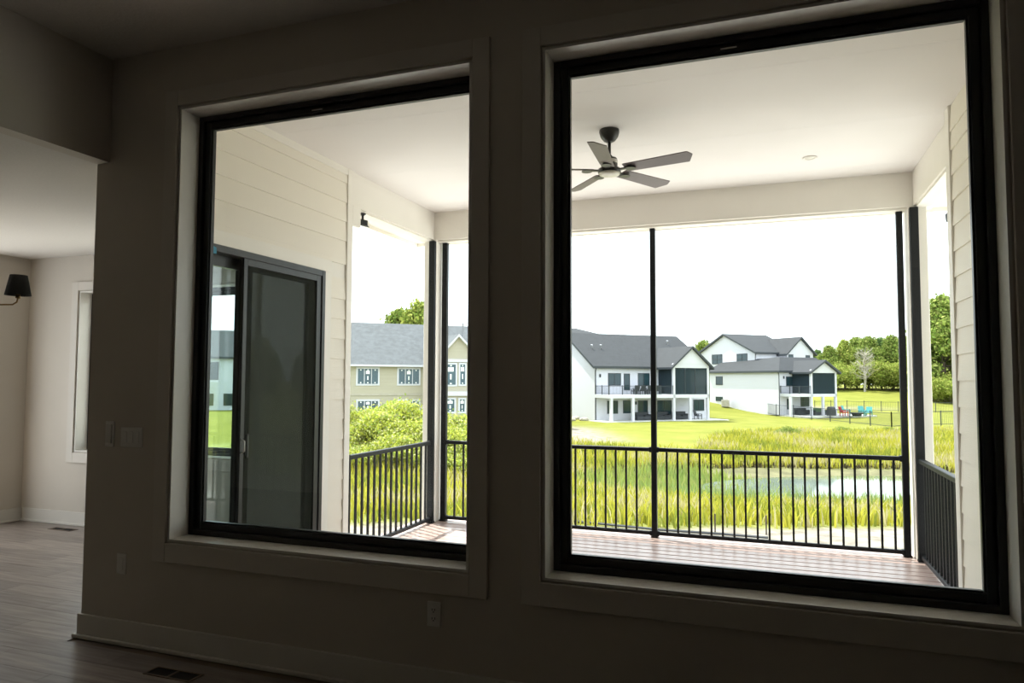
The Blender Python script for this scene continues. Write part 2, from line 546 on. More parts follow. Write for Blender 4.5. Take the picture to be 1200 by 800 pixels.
def floor_vent(x, y, label, w=0.30, d=0.10):
    r = tag(empty('floor_vent', (x, y, 0)), label, 'vent', 'floor vents')
    boxes('vent_frame', [(-w / 2, w / 2, -d / 2, -d / 2 + 0.012, 0, 0.004), (-w / 2, w / 2, d / 2 - 0.012, d / 2, 0, 0.004),
                         (-w / 2, -w / 2 + 0.012, -d / 2 + 0.012, d / 2 - 0.012, 0, 0.004), (w / 2 - 0.012, w / 2, -d / 2 + 0.012, d / 2 - 0.012, 0, 0.004),
                         (-0.006, 0.006, -d / 2 + 0.012, d / 2 - 0.012, 0, 0.004)], M['slab'], r)
    box('vent_backing', -w / 2 + 0.012, w / 2 - 0.012, -d / 2 + 0.012, d / 2 - 0.012, 0.0, 0.001, M['black'], r)
    for k in range(18):
        x0 = -w / 2 + 0.02 + k * (w - 0.04) / 17.5
        if abs(x0) > 0.01:
            box('louver', x0, x0 + 0.003, -d / 2 + 0.012, d / 2 - 0.012, 0.001, 0.003, M['black'], r)
    return r
p = on_z(203, 790, 0)
floor_vent(p.x, p.y, 'dark floor vent by the baseboard under the window')
p = on_z(72, 620.5, 0)
floor_vent(p.x, 2.10, 'dark floor vent by the far dining baseboard')

# ------------------------------------------------------------------ dining chandelier (one arm reaches into the picture)
arm_tip = at_depth(21, 346, 5.25)
los = arm_tip - CAM
side = Vector((los.y, -los.x, 0)).normalized()
cc = Vector((arm_tip.x, arm_tip.y, 0)) - side * 0.50
ch = tag(empty('chandelier', (cc.x, cc.y, ZD), math.atan2(side.y, side.x)), 'brass chandelier with black shades hanging in the dining area', 'chandelier')
zt = arm_tip.z - ZD
lathe('ceiling_canopy', [(0.0, 0.0), (0.065, 0.0), (0.06, -0.02), (0.012, -0.035), (0.0, -0.035)], M['brass'], ch)
tube('stem', [(0, 0, -0.03), (0, 0, zt - 0.12)], 0.008, M['brass'], ch, 8)
lathe('hub', [(0.0, zt - 0.02), (0.03, zt - 0.03), (0.035, zt - 0.09), (0.015, zt - 0.13), (0.0, zt - 0.135)], M['brass'], ch)
for k in range(4):
    a = k * math.pi / 2
    c, s = math.cos(a), math.sin(a)
    P = lambda r, z: (c * r, s * r, z)
    arm = tube('arm', [P(0.02, zt - 0.08), P(0.14, zt - 0.085), P(0.40, zt - 0.075), P(0.47, zt - 0.07), P(0.495, zt - 0.05), P(0.50, zt - 0.02)], 0.006, M['brass'], ch, 8)
    lathe('candle_cup', [(0.0, zt - 0.025), (0.018, zt - 0.022), (0.016, zt + 0.01), (0.0, zt + 0.01)], M['brass'], arm, 12, c * 0.50, s * 0.50)
    sh = bmesh.new()
    bm_lathe(sh, [(0.085, zt), (0.056, zt + 0.15), (0.053, zt + 0.15), (0.082, zt + 0.002), (0.085, zt)], 24, c * 0.50, s * 0.50)
    from_bm('lamp_shade', sh, M['shade'], arm, True)

# ================================================================== PORCH
ZDK = -0.10                  # deck surface
ZPC = 3.437                  # porch ceiling
ZBM = 3.12                   # bottom of the beams
PXL, PXR = -3.62, 1.225       # siding planes
YLE, YRE = 2.47, 2.60        # ends of the two wing walls
BXL, BXR, BYF = -3.62, 1.265, 4.20   # inner faces of the beams

# deck boards
deck = struct(boxes('floor_deck', [(-3.9 + k * 0.4, -3.86 + k * 0.4, YW, 4.5, -0.40, -0.135) for k in range(14)] + [(-3.9, 1.55, 4.46, 4.5, -0.40, -0.135), (-3.9, 1.55, YW, YW + 0.04, -0.40, -0.135)], M['joist']), 'reddish brown composite deck of the covered porch', 'deck')
y = YW + 0.003
while y < 4.5:
    xa, xb = -3.85, 1.5
    if y < YLE: xa = PXL + 0.02
    if y < YRE: xb = PXR - 0.02
    box('deck_board', xa, xb, y, y + 0.133, ZDK - 0.025, ZDK, M['deck'], deck, 0.009)
    y += 0.142

# porch ceiling in panels with fine joints
pc = struct(box('ceiling_porch', -4.15, 1.80, YW, 4.80, ZPC + 0.012, ZPC + 0.20, M['porchceil']), 'pale painted porch ceiling', 'ceiling')
ys = [YW, 1.42, 2.64, 3.86, BYF]
xs = [PXL, 1.265]
for i in range(len(ys) - 1):
    for j in range(len(xs) - 1):
        box('ceiling_panel', xs[j] + 0.0008, xs[j + 1] - 0.0008, ys[i] + 0.0008, ys[i + 1] - 0.0008, ZPC, ZPC + 0.012, M['porchceil'], pc)

# beams, columns, eaves
bm_ = struct(empty('trim_porch_beams'), 'white boxed beams around the top of the porch', 'beam')
box('beam', BXL - 0.18, BXL, YLE, BYF, ZBM, ZPC + 0.012, M['porchwhite'], bm_)
box('beam', BXR, BXR + 0.18, YRE, BYF, ZBM, ZPC + 0.012, M['porchwhite'], bm_)
box('beam', BXL - 0.18, BXR + 0.18, BYF, BYF + 0.20, ZBM, ZPC + 0.012, M['porchwhite'], bm_)
box('screen_housing', BXL - 0.15, BXL - 0.02, YLE, BYF, ZBM - 0.02, ZBM, M['porchwhite'], bm_)
box('screen_housing', BXR + 0.02, BXR + 0.15, YRE, BYF, ZBM - 0.02, ZBM, M['porchwhite'], bm_)
box('screen_housing', BXL, BXR, BYF + 0.04, BYF + 0.17, ZBM - 0.02, ZBM, M['porchwhite'], bm_)
ev = struct(empty('trim_porch_eaves'), 'white soffit and fascia of the porch eaves', 'eave')
box('soffit', -4.15, BXL - 0.18, YLE, 4.80, 3.22, 3.24, M['porchwhite'], ev)
box('soffit', BXR + 0.18, 1.80, YRE, 4.80, 3.22, 3.24, M['porchwhite'], ev)
box('soffit', BXL - 0.18, BXR + 0.18, BYF + 0.20, 4.80, 3.22, 3.24, M['porchwhite'], ev)
box('fascia', -4.17, -4.15, YLE, 4.82, 3.18, ZPC + 0.2, M['porchwhite'], ev)
box('fascia', 1.80, 1.82, YRE, 4.82, 3.18, ZPC + 0.2, M['porchwhite'], ev)
box('fascia', -4.15, 1.80, 4.80, 4.82, 3.18, ZPC + 0.2, M['porchwhite'], ev)
for nm, x0, x1, lab in (('porch_column', -3.745, -3.59, 'white square porch column where the low bush mound shows beside it'),
                        ('porch_column', 1.22, 1.375, 'white square porch column standing beside the tall tree and side railing')):
    r = tag(empty(nm, ((x0 + x1) / 2, BYF + 0.1, ZDK)), lab, 'column', 'porch corner columns')
    box('shaft', -0.0775, 0.0775, -0.10, 0.14, 0.0, ZBM - ZDK, M['porchwhite'], r, 0.004)

# black screen tracks / posts
def track(x, y, w, d, label):
    r = tag(empty('screen_track', (x, y, ZDK)), label, 'track', 'black screen tracks')
    box('channel', -w / 2, w / 2, -d / 2, d / 2, 0.0, ZBM - 0.02 - ZDK, M['rail'], r, 0.003)
    box('foot_bracket', -w / 2 - 0.008, w / 2 + 0.008, -d / 2 - 0.008, d / 2 + 0.008, 0.0, 0.016, M['rail'], r, 0.002)
    return r
track(-3.625, BYF - 0.027, 0.07, 0.05, 'black vertical screen track on the inner side of the column near the bush mound')
track(-3.535, 4.33, 0.065, 0.05, 'black vertical screen track at the end of the long railing near the beige house')
track(-1.135, 4.32, 0.055, 0.055, 'slim black centre post rising through the long porch railing')
track(1.165, 4.33, 0.055, 0.05, 'black vertical screen track at the end of the long railing near the pond')
track(1.262, BYF - 0.027, 0.07, 0.05, 'black vertical screen track where the short side railing by the tall tree begins')

# railings
def railing(name, x0, y0, x1, y1, offs, label, posts=()):
    L = math.hypot(x1 - x0, y1 - y0)
    r = tag(empty(name, (x0, y0, ZDK), math.atan2(y1 - y0, x1 - x0)), label, 'railing')
    box('top_rail', 0, L, -0.024, 0.024, 0.875, 0.915, M['rail'], r, 0.005)
    box('bottom_rail', 0, L, -0.018, 0.018, 0.025, 0.062, M['rail'], r, 0.003)
    for t in (0.0, L):
        e = 0.02 if t == 0 else -0.02
        box('rail_bracket', min(t, t + e), max(t, t + e), -0.030, 0.030, 0.868, 0.922, M['rail'], r, 0.002)
        box('rail_bracket', min(t, t + e), max(t, t + e), -0.025, 0.025, 0.018, 0.068, M['rail'], r, 0.002)
    first = None
    for t in offs:
        if first is None:
            first = box('baluster', -0.0095, 0.0095, -0.0095, 0.0095, 0.062, 0.875, M['rail'], r)
            first.location.x = t
        else:
            c = first.copy()
            COL.objects.link(c)
            c.parent = r
            c.location.x = t
    return r
SP = 0.1092
railing('porch_railing', -3.502, 4.32, -1.163, 4.32, [0.109 + k * SP for k in range(20) if 0.109 + k * SP < 2.28], 'long black railing section with the beige and white houses beyond it')
railing('porch_railing', -1.107, 4.32, 1.137, 4.32, [0.099 + k * SP for k in range(21) if 0.099 + k * SP < 2.2], 'long black railing section in front of the pond')
railing('porch_railing', -3.625, YLE, -3.625, BYF - 0.053, [0.05 + k * SP for k in range(16) if 0.05 + k * SP < 1.64], 'black side railing casting striped shadows beside the sliding door wall')
railing('porch_railing', 1.262, YRE + 0.02, 1.262, BYF - 0.053, [0.06 + k * SP for k in range(14) if 0.06 + k * SP < 1.38], 'short black side railing below the tall tree')

# lap siding
def lap_board(parent, plane, s, a0, a1, z):
    """plane x, facing s (+1 towards +x); from a0 to a1 along y; bottom edge at z"""
    h, hb, ht = 0.19, 0.014, 0.003
    pr = [(plane, z), (plane + s * hb, z), (plane + s * ht, z + h), (plane, z + h)]
    v = [(x, a0, zz) for x, zz in pr] + [(x, a1, zz) for x, zz in pr]
    f = [(0, 1, 2, 3), (7, 6, 5, 4), (0, 4, 5, 1), (1, 5, 6, 2), (2, 6, 7, 3), (3, 7, 4, 0)]
    bm = bmesh.new()
    bv = [bm.verts.new(q) for q in v]
    for q in f: bm.faces.new([bv[i] for i in q])
    return from_bm('siding_board', bm, M['siding'], parent)

EXP = 0.1785
wl = struct(empty('wall_porch_left'), 'cream lap siding wall around the sliding door', 'wall')
boxes('sheathing', [(-3.64, PXL, YW, 0.25, ZDK, ZPC), (-3.64, PXL, 2.05, YLE, ZDK, ZPC), (-3.64, PXL, 0.25, 2.05, 2.44, ZPC)], M['porchwhite'], wl)
z = -0.096
while z < 3.33:
    if z + EXP < 2.50:
        lap_board(wl, PXL, 1, 2.15, 2.385, z)
    else:
        lap_board(wl, PXL, 1, YW, 2.385 if z > 2.545 else 2.385, max(z, 2.545))
    z += EXP
box('corner_board', PXL, PXL + 0.022, 2.385, YLE, ZDK, ZPC, M['porchwhite'], wl, 0.002)
box('frieze_board', PXL, PXL + 0.02, YW, 2.385, 3.375, ZPC, M['porchwhite'], wl, 0.002)
box('door_casing', PXL, PXL + 0.02, YW, 2.15, 2.44, 2.545, M['porchwhite'], wl, 0.002)
box('door_casing', PXL, PXL + 0.02, 2.05, 2.15, ZDK, 2.44, M['porchwhite'], wl, 0.002)
box('bracket_block', PXL - 0.02, PXL + 0.022, YLE, YLE + 0.13, 2.93, ZBM, M['porchwhite'], wl, 0.002)

wr = struct(boxes('wall_porch_right', [(PXR, PXR + 0.2, YW, YRE, -0.3, ZPC), (PXR + 0.2, 6.0, YRE - 0.2, YRE, -0.3, ZPC)], M['porchwhite']), 'cream lap siding wall beside the porch', 'wall')
z = -0.096
while z < 3.40:
    zz = min(z, ZPC - 0.19)
    lap_board(wr, PXR, -1, YW, YRE - 0.09, zz)
    z += EXP
box('corner_board', PXR - 0.022, PXR, YRE - 0.09, YRE + 0.02, ZDK, ZPC, M['porchwhite'], wr, 0.002)
box('corner_board', PXR, PXR + 0.09, YRE, YRE + 0.02, ZDK, ZPC, M['porchwhite'], wr, 0.002)

# roof over the rooms (keeps the sun off the interior)
struct(boxes('roof', [(-7.9, -3.83, -5.2, 3.05, 3.30, 3.5), (-3.83, -3.64, YW, 3.05, 3.46, 3.6), (-3.83, 6.8, YB - 0.6, YW, 3.60, 3.75), (1.46, 6.8, YW, 3.3, 3.66, 3.8)], M['shingle']), 'low roof over the rooms', 'roof')

# ------------------------------------------------------------------ sliding door
dr = struct(empty('door_1', (PXL, 0.25, 0.0), math.pi / 2), 'black sliding patio door with an insect screen panel', 'door')
# local: x along world +y (0 .. 1.80), y towards world -x
DWd, DH = 1.80, 2.44
boxes('door_frame', [(0, 0.035, -0.03, 0.12, 0, DH), (DWd - 0.045, DWd, -0.03, 0.12, 0, DH), (0.035, DWd - 0.045, -0.03, 0.12, DH - 0.05, DH), (0.035, DWd - 0.045, -0.03, 0.12, -0.09, 0.03)], M['black'], dr, 0.003)
def panel(name, x0, x1, ya, yb, st=0.075):
    p_ = boxes(name, [(x0, x0 + st, ya, yb, 0.03, DH - 0.05), (x1 - st, x1, ya, yb, 0.03, DH - 0.05), (x0 + st, x1 - st, ya, yb, 0.03, 0.13), (x0 + st, x1 - st, ya, yb, DH - 0.05 - 0.08, DH - 0.05)], M['black'], dr, 0.003)
    box('glass_pane', x0 + st - 0.005, x1 - st + 0.005, (ya + yb) / 2 - 0.003, (ya + yb) / 2 + 0.003, 0.125, DH - 0.125, M['doorglass'], p_)
    return p_
panel('fixed_panel', 0.035, 0.93, 0.065, 0.11)
sp = panel('sliding_panel', 0.86, DWd - 0.10, 0.015, 0.06)
hd = box('handle', 0.885, 0.905, -0.012, 0.015, 0.93, 1.10, M['black'], sp, 0.003)
sr = boxes('screen_panel', [(0.80, 0.84, -0.02, 0.0, 0.03, DH - 0.05), (DWd - 0.11, DWd - 0.05, -0.02, 0.0, 0.03, DH - 0.05), (0.84, DWd - 0.11, -0.02, 0.0, 0.03, 0.09), (0.84, DWd - 0.11, -0.02, 0.0, DH - 0.10, DH - 0.05)], M['black'], dr, 0.002)
box('screen_mesh', 0.84, DWd - 0.11, -0.011, -0.009, 0.09, DH - 0.10, M['screen'], sr)
tube('pull', [(0.818, -0.02, 0.97), (0.818, -0.045, 0.985), (0.818, -0.045, 1.055), (0.818, -0.02, 1.07)], 0.005, M['metal'], sr, 8)
t1 = on_x(248, 291, PXL + 0.036)
tag(raw('tape_strip', [(t1.x, t1.y - 0.03, t1.z + 0.03), (t1.x, t1.y + 0.045, t1.z + 0.015), (t1.x, t1.y + 0.05, t1.z - 0.03), (t1.x, t1.y + 0.01, t1.z - 0.03), (t1.x, t1.y + 0.0, t1.z - 0.06), (t1.x, t1.y - 0.03, t1.z - 0.07),
                   (t1.x - 0.004, t1.y - 0.03, t1.z + 0.03), (t1.x - 0.004, t1.y + 0.045, t1.z + 0.015), (t1.x - 0.004, t1.y + 0.05, t1.z - 0.03), (t1.x - 0.004, t1.y + 0.01, t1.z - 0.03), (t1.x - 0.004, t1.y, t1.z - 0.06), (t1.x - 0.004, t1.y - 0.03, t1.z - 0.07)],
        [(0, 1, 2, 3, 4, 5), (11, 10, 9, 8, 7, 6)] + [(i, (i + 1) % 6, 6 + (i + 1) % 6, 6 + i) for i in range(6)], M['tape']),
    'torn scrap of blue tape at the top corner of the sliding door', 'tape')

# ------------------------------------------------------------------ ceiling fan
fc = on_z(714, 152.5, ZPC)
fan = tag(empty('ceiling_fan', (fc.x, fc.y, ZPC)), 'dark five blade ceiling fan hanging from the porch ceiling', 'ceiling fan')
lathe('ceiling_canopy', [(0, 0), (0.076, 0), (0.078, -0.018), (0.068, -0.055), (0.045, -0.085), (0.02, -0.098), (0, -0.098)], M['fanblack'], fan, 28)
tube('downrod', [(0, 0, -0.09), (0, 0, -0.225)], 0.0125, M['fanblack'], fan, 12)
lathe('yoke_cover', [(0, -0.195), (0.015, -0.195), (0.04, -0.225), (0, -0.225)], M['fanblack'], fan)
mo = lathe('motor_housing', [(0, -0.22), (0.055, -0.222), (0.062, -0.235), (0.062, -0.295), (0.085, -0.305), (0.088, -0.335), (0, -0.335)], M['fanblack'], fan, 28)
lathe('metal_band', [(0.0625, -0.238), (0.0635, -0.24), (0.0635, -0.262), (0.0625, -0.264)], M['metal'], mo, 28)
lathe('light_lens', [(0, -0.336), (0.082, -0.336), (0.078, -0.35), (0.05, -0.358), (0, -0.36)], M['lens'], fan, 28)
tip = on_z(813, 182, ZPC - 0.315)
a0 = math.atan2(tip.y - fc.y, tip.x - fc.x)
R_TIP = 0.66
blade0 = iron0 = None
for k in range(5):
    a = a0 + k * 2 * math.pi / 5
    if blade0 is None:
        bm = bmesh.new()
        pts = [(0.13, -0.055), (R_TIP - 0.02, -0.068), (R_TIP + 0.005, -0.02), (R_TIP - 0.045, 0.068), (0.13, 0.055)]
        t = math.radians(-13)
        lo = [bm.verts.new((x, yy * math.cos(t), -0.318 + yy * math.sin(t))) for x, yy in pts]
        hi = [bm.verts.new((x, yy * math.cos(t), -0.311 + yy * math.sin(t))) for x, yy in pts]
        bm.faces.new(lo[::-1]); bm.faces.new(hi)
        for i in range(5): bm.faces.new((lo[i], lo[(i + 1) % 5], hi[(i + 1) % 5], hi[i]))
        blade0 = from_bm('blade', bm, M['blade'], fan)
        bmi = bmesh.new()
        bm_box(bmi, 0.08, 0.20, -0.02, 0.02, -0.325, -0.316, 0.002)
        bm_lathe(bmi, [(0, -0.326), (0.04, -0.326), (0.042, -0.330), (0, -0.331)], 14, 0.175, 0)
        iron0 = from_bm('blade_bracket', bmi, M['fanblack'], blade0)
        bl, ir = blade0, iron0
    else:
        bl = blade0.copy(); COL.objects.link(bl); bl.parent = fan
        ir = iron0.copy(); COL.objects.link(ir); ir.parent = bl
    bl.rotation_euler = (0, 0, a)

p = on_z(949, 184.5, ZPC)
rl = tag(empty('recessed_light', (p.x, p.y, ZPC)), 'small round recessed light in the porch ceiling', 'light')
lathe('trim_ring', [(0.045, 0.0), (0.058, -0.001), (0.06, -0.006), (0.045, -0.008), (0.043, -0.002)], M['porchwhite'], rl, 24)
lathe('lens', [(0, -0.004), (0.043, -0.004), (0.043, 0.0), (0, 0.0)], M['lens'], rl, 24)

def flood(px, py, yv, xv, label, rz, cable, top=0.055, arm=None):
    p = on_y(px, py, yv) if yv is not None else on_x(px, py, xv)
    r = tag(empty('security_light', p, rz), label, 'light', 'porch security lights')
    lathe('mount', [(0, top), (0.03, top), (0.03, top - 0.01), (0.012, top - 0.025), (0.012, 0.0), (0, 0.0)], M['dark'], r, 14)
    bm = bmesh.new()
    v = [bm.verts.new(q) for q in ((-0.04, -0.03, 0.02), (0.05, -0.035, 0.0), (0.05, 0.035, 0.0), (-0.04, 0.03, 0.02), (-0.035, -0.03, -0.035), (0.055, -0.035, -0.055), (0.055, 0.035, -0.055), (-0.035, 0.03, -0.035))]
    for q in ((0, 1, 2, 3), (7, 6, 5, 4), (0, 4, 5, 1), (1, 5, 6, 2), (2, 6, 7, 3), (3, 7, 4, 0)): bm.faces.new([v[i] for i in q])
    h = from_bm('lamp_head', bm, M['dark'], r)
    box('lamp_lens', 0.0535, 0.057, -0.028, 0.028, -0.047, -0.009, M['lens'], h)
    if arm:
        box('wall_arm', -0.012, 0.012, arm, 0.0, 0.035, 0.055, M['dark'], r)
        box('wall_plate', -0.035, 0.035, arm - 0.008, arm, 0.0, 0.09, M['dark'], r)
    if cable:
        tube('cable', [(-0.03, 0, 0.0), (-0.07, 0.01, 0.03), (-0.085, 0.01, 0.08), (-0.06, 0.0, 0.1), (-0.02, 0, 0.06)], 0.004, M['cable'], r, 6)
    return r
flood(425, 259, 2.72, None, 'black security light with a looped cable under the beam beside the siding corner', math.radians(20), True, ZBM - 0.02 - on_y(425, 259, 2.72).z)
flood(1116, 253, 2.72, None, 'black security light peeking past the siding corner board near the tall tree', 0.0, False, 0.055, YRE + 0.028 - 2.72)

# ================================================================== GROUNDS
def cam_dl(x, y):
    """horizontal camera depth and lateral offset of a ground point"""
    fx, fy = -math.sin(YAW), math.cos(YAW)
    d = x * fx + (y - CAM.y) * fy
    l = x * math.cos(YAW) + (y - CAM.y) * math.sin(YAW)
    return d, l

def ss(a, b, t):
    t = np.clip((t - a) / (b - a), 0, 1)
    return t * t * (3 - 2 * t)

MOUND = at_depth(445, 520, 37)
POND = at_depth(985, 572, 35.5)
BERM = at_depth(815, 470, 104)
LH = at_depth(470, 500, 66)
def terrain(x, y):
    x = np.asarray(x, float); y = np.asarray(y, float)
    d, l = cam_dl(x, y)
    z = np.full(x.shape, -2.85)
    z = z + 0.10 * np.sin(x * 0.13 + 1) * np.cos(y * 0.11) + 0.04 * np.sin(x * 0.7) * np.cos(y * 0.6 + 2)
    pe = ((l - 16.0) / 13.5) ** 2 + ((d - 35.5) / 7.2) ** 2
    z = z - 1.3 * np.exp(-pe ** 1.4 * 0.55)
    z = z + 1.9 * np.exp(-(((x - MOUND.x) / 5.5) ** 2 + ((y - MOUND.y) / 4.0) ** 2) ** 1.3)
    z = z + 1.5 * np.exp(-(((x - BERM.x) / 8.0) ** 2 + ((y - BERM.y) / 9.0) ** 2))
    z = z + 3.0 * ss(106, 150, d) * ss(2, 30, l)
    z = z + 0.7 * ss(50, 64, d) * ss(2, -8, l)
    return z

def tz(x, y):
    return float(terrain(np.array([x]), np.array([y]))[0])

# zones: 0 mown lawn, 1 rough grass, 2 bare soil
def zones(x, y):
    d, l = cam_dl(x, y)
    wob = 1.5 * np.sin(l * 0.35 + 0.6) + 0.8 * np.sin(l * 0.9) + 0.6 * np.sin(x * 1.7 + y)
    far = 53 + 0.22 * l + wob * 0.8 - 9 * np.exp(-((l - 9) / 6.0) ** 2)
    rough = ss(21.3, 22.3, d + wob * 0.25) * (1 - ss(far - 1, far + 1, d))
    soil = (1 - ss(21.3, 22.3, d + wob * 0.25))
    path = np.exp(-((l - (4.0 + (60 - d) * 0.05)) / 4.2) ** 4) * ss(50, 53, d) * (1 - ss(66, 72, d))
    soil = np.maximum(soil, path)
    berm2 = np.exp(-((l - 44) / 14.0) ** 2 - ((d - 112) / 4.0) ** 2) * 0.8
    soil = np.maximum(soil, berm2)
    pe = ((l - 16.0) / 13.5) ** 2 + ((d - 35.5) / 7.2) ** 2
    mud = ss(1.15, 0.9, pe)
    rough = rough * (1 - soil)
    return rough, np.clip(soil, 0, 1), mud

rad = np.concatenate([np.linspace(1.5, 12, 8), np.geomspace(13, 420, 150)])
ang = np.radians(np.linspace(-85, 85, 190))
RR, AA = np.meshgrid(rad, ang, indexing='ij')
GX = CAM.x + RR * np.sin(AA - YAW * 0.4)
GY = CAM.y + 3.0 + RR * np.cos(AA - YAW * 0.4)
GZ = terrain(GX, GY)
nr, na = RR.shape
verts = np.stack([GX.ravel(), GY.ravel(), GZ.ravel()], 1)
idx = np.arange(nr * na).reshape(nr, na)
faces = np.stack([idx[:-1, :-1].ravel(), idx[:-1, 1:].ravel(), idx[1:, 1:].ravel(), idx[1:, :-1].ravel()], 1)
gme = bpy.data.meshes.new('ground')
gme.from_pydata(verts.tolist(), [], faces.tolist())
ro, so, mu = zones(GX.ravel(), GY.ravel())
gd_, gl_ = cam_dl(GX.ravel(), GY.ravel())
bounce_pale = 1 - ss(15.5, 18.0, gd_)          # unseen pale ground near the house, added to bounce light onto the porch ceiling
ca = gme.color_attributes.new('zone', 'FLOAT_COLOR', 'POINT')
ca.data.foreach_set('color', np.stack([ro, so, mu, bounce_pale], 1).astype(np.float32).ravel())

gm = bpy.data.materials.new('ground')
gm.use_nodes = True
nt = gm.node_tree
pb = nt.nodes['Principled BSDF']
pb.inputs['Roughness'].default_value = 0.95
pb.inputs['Specular IOR Level'].default_value = 0.1
za = nt.nodes.new('ShaderNodeAttribute'); za.attribute_name = 'zone'
sepc = nt.nodes.new('ShaderNodeSeparateColor')
nt.links.new(za.outputs['Color'], sepc.inputs['Color'])
tcg = nt.nodes.new('ShaderNodeTexCoord')
def ramp_noise(scale, c0, c1, detail=6):
    n = nt.nodes.new('ShaderNodeTexNoise'); n.inputs['Scale'].default_value = scale; n.inputs['Detail'].default_value = detail
    nt.links.new(tcg.outputs['Object'], n.inputs['Vector'])
    r = nt.nodes.new('ShaderNodeValToRGB')
    r.color_ramp.elements[0].position, r.color_ramp.elements[1].position = 0.35, 0.68
    r.color_ramp.elements[0].color, r.color_ramp.elements[1].color = c0, c1
    nt.links.new(n.outputs['Fac'], r.inputs['Fac'])
    return r.outputs['Color']
lawn = ramp_noise(0.35, (0.15, 0.162, 0.026, 1), (0.205, 0.208, 0.04, 1))
rough_c = ramp_noise(0.9, (0.16, 0.18, 0.04, 1), (0.26, 0.26, 0.08, 1))
soil_c = ramp_noise(2.2, (0.16, 0.14, 0.115, 1), (0.31, 0.28, 0.235, 1), 10)
mud_c = ramp_noise(1.0, (0.11, 0.105, 0.06, 1), (0.19, 0.18, 0.10, 1))
prev = lawn
for ch_, c in (('Red', rough_c), ('Green', soil_c), ('Blue', mud_c)):
    mx = nt.nodes.new('ShaderNodeMix'); mx.data_type = 'RGBA'
    nt.links.new(sepc.outputs[ch_], mx.inputs['Factor'])
    nt.links.new(prev, mx.inputs['A'])
    nt.links.new(c, mx.inputs['B'])
    prev = mx.outputs['Result']
bounce_c = ramp_noise(1.2, (0.52, 0.50, 0.47, 1), (0.63, 0.61, 0.58, 1), 8)  # pale reflecting tone added to throw light up under the porch
mx = nt.nodes.new('ShaderNodeMix'); mx.data_type = 'RGBA'
nt.links.new(za.outputs['Alpha'], mx.inputs['Factor'])
nt.links.new(prev, mx.inputs['A'])
nt.links.new(bounce_c, mx.inputs['B'])
nt.links.new(mx.outputs['Result'], pb.inputs['Base Color'])
struct(link('ground', gme, gm, None, True), 'lawn, rough grass and bare soil around the houses', 'ground')

# pond
wm = bpy.data.materials.new('pond_water'); wm.use_nodes = True
wp = wm.node_tree.nodes['Principled BSDF']
wp.inputs['Base Color'].default_value = (0.10, 0.13, 0.10, 1)
wp.inputs['Roughness'].default_value = 0.06
wp.inputs['IOR'].default_value = 1.33
wp.inputs['Specular IOR Level'].default_value = 0.3
wn = wm.node_tree.nodes.new('ShaderNodeTexNoise'); wn.inputs['Scale'].default_value = 5
wb = wm.node_tree.nodes.new('ShaderNodeBump'); wb.inputs['Strength'].default_value = 0.06
wm.node_tree.links.new(wn.outputs['Fac'], wb.inputs['Height'])
wm.node_tree.links.new(wb.outputs['Normal'], wp.inputs['Normal'])
ax_d = Vector((-math.sin(YAW), math.cos(YAW), 0)); ax_l = Vector((math.cos(YAW), math.sin(YAW), 0))
pv = []
base0 = Vector((CAM.x, CAM.y, 0))
for k in range(48):
    t = 2 * math.pi * k / 48
    q = base0 + ax_d * (34.2 + 4.9 * math.sin(t)) + ax_l * (20.0 + 11.0 * math.cos(t))
    pv.append((q.x, q.y, -3.62))
struct(raw('pond', pv, [list(range(48))], wm), 'small pale pond among reeds and rough grass', 'pond')

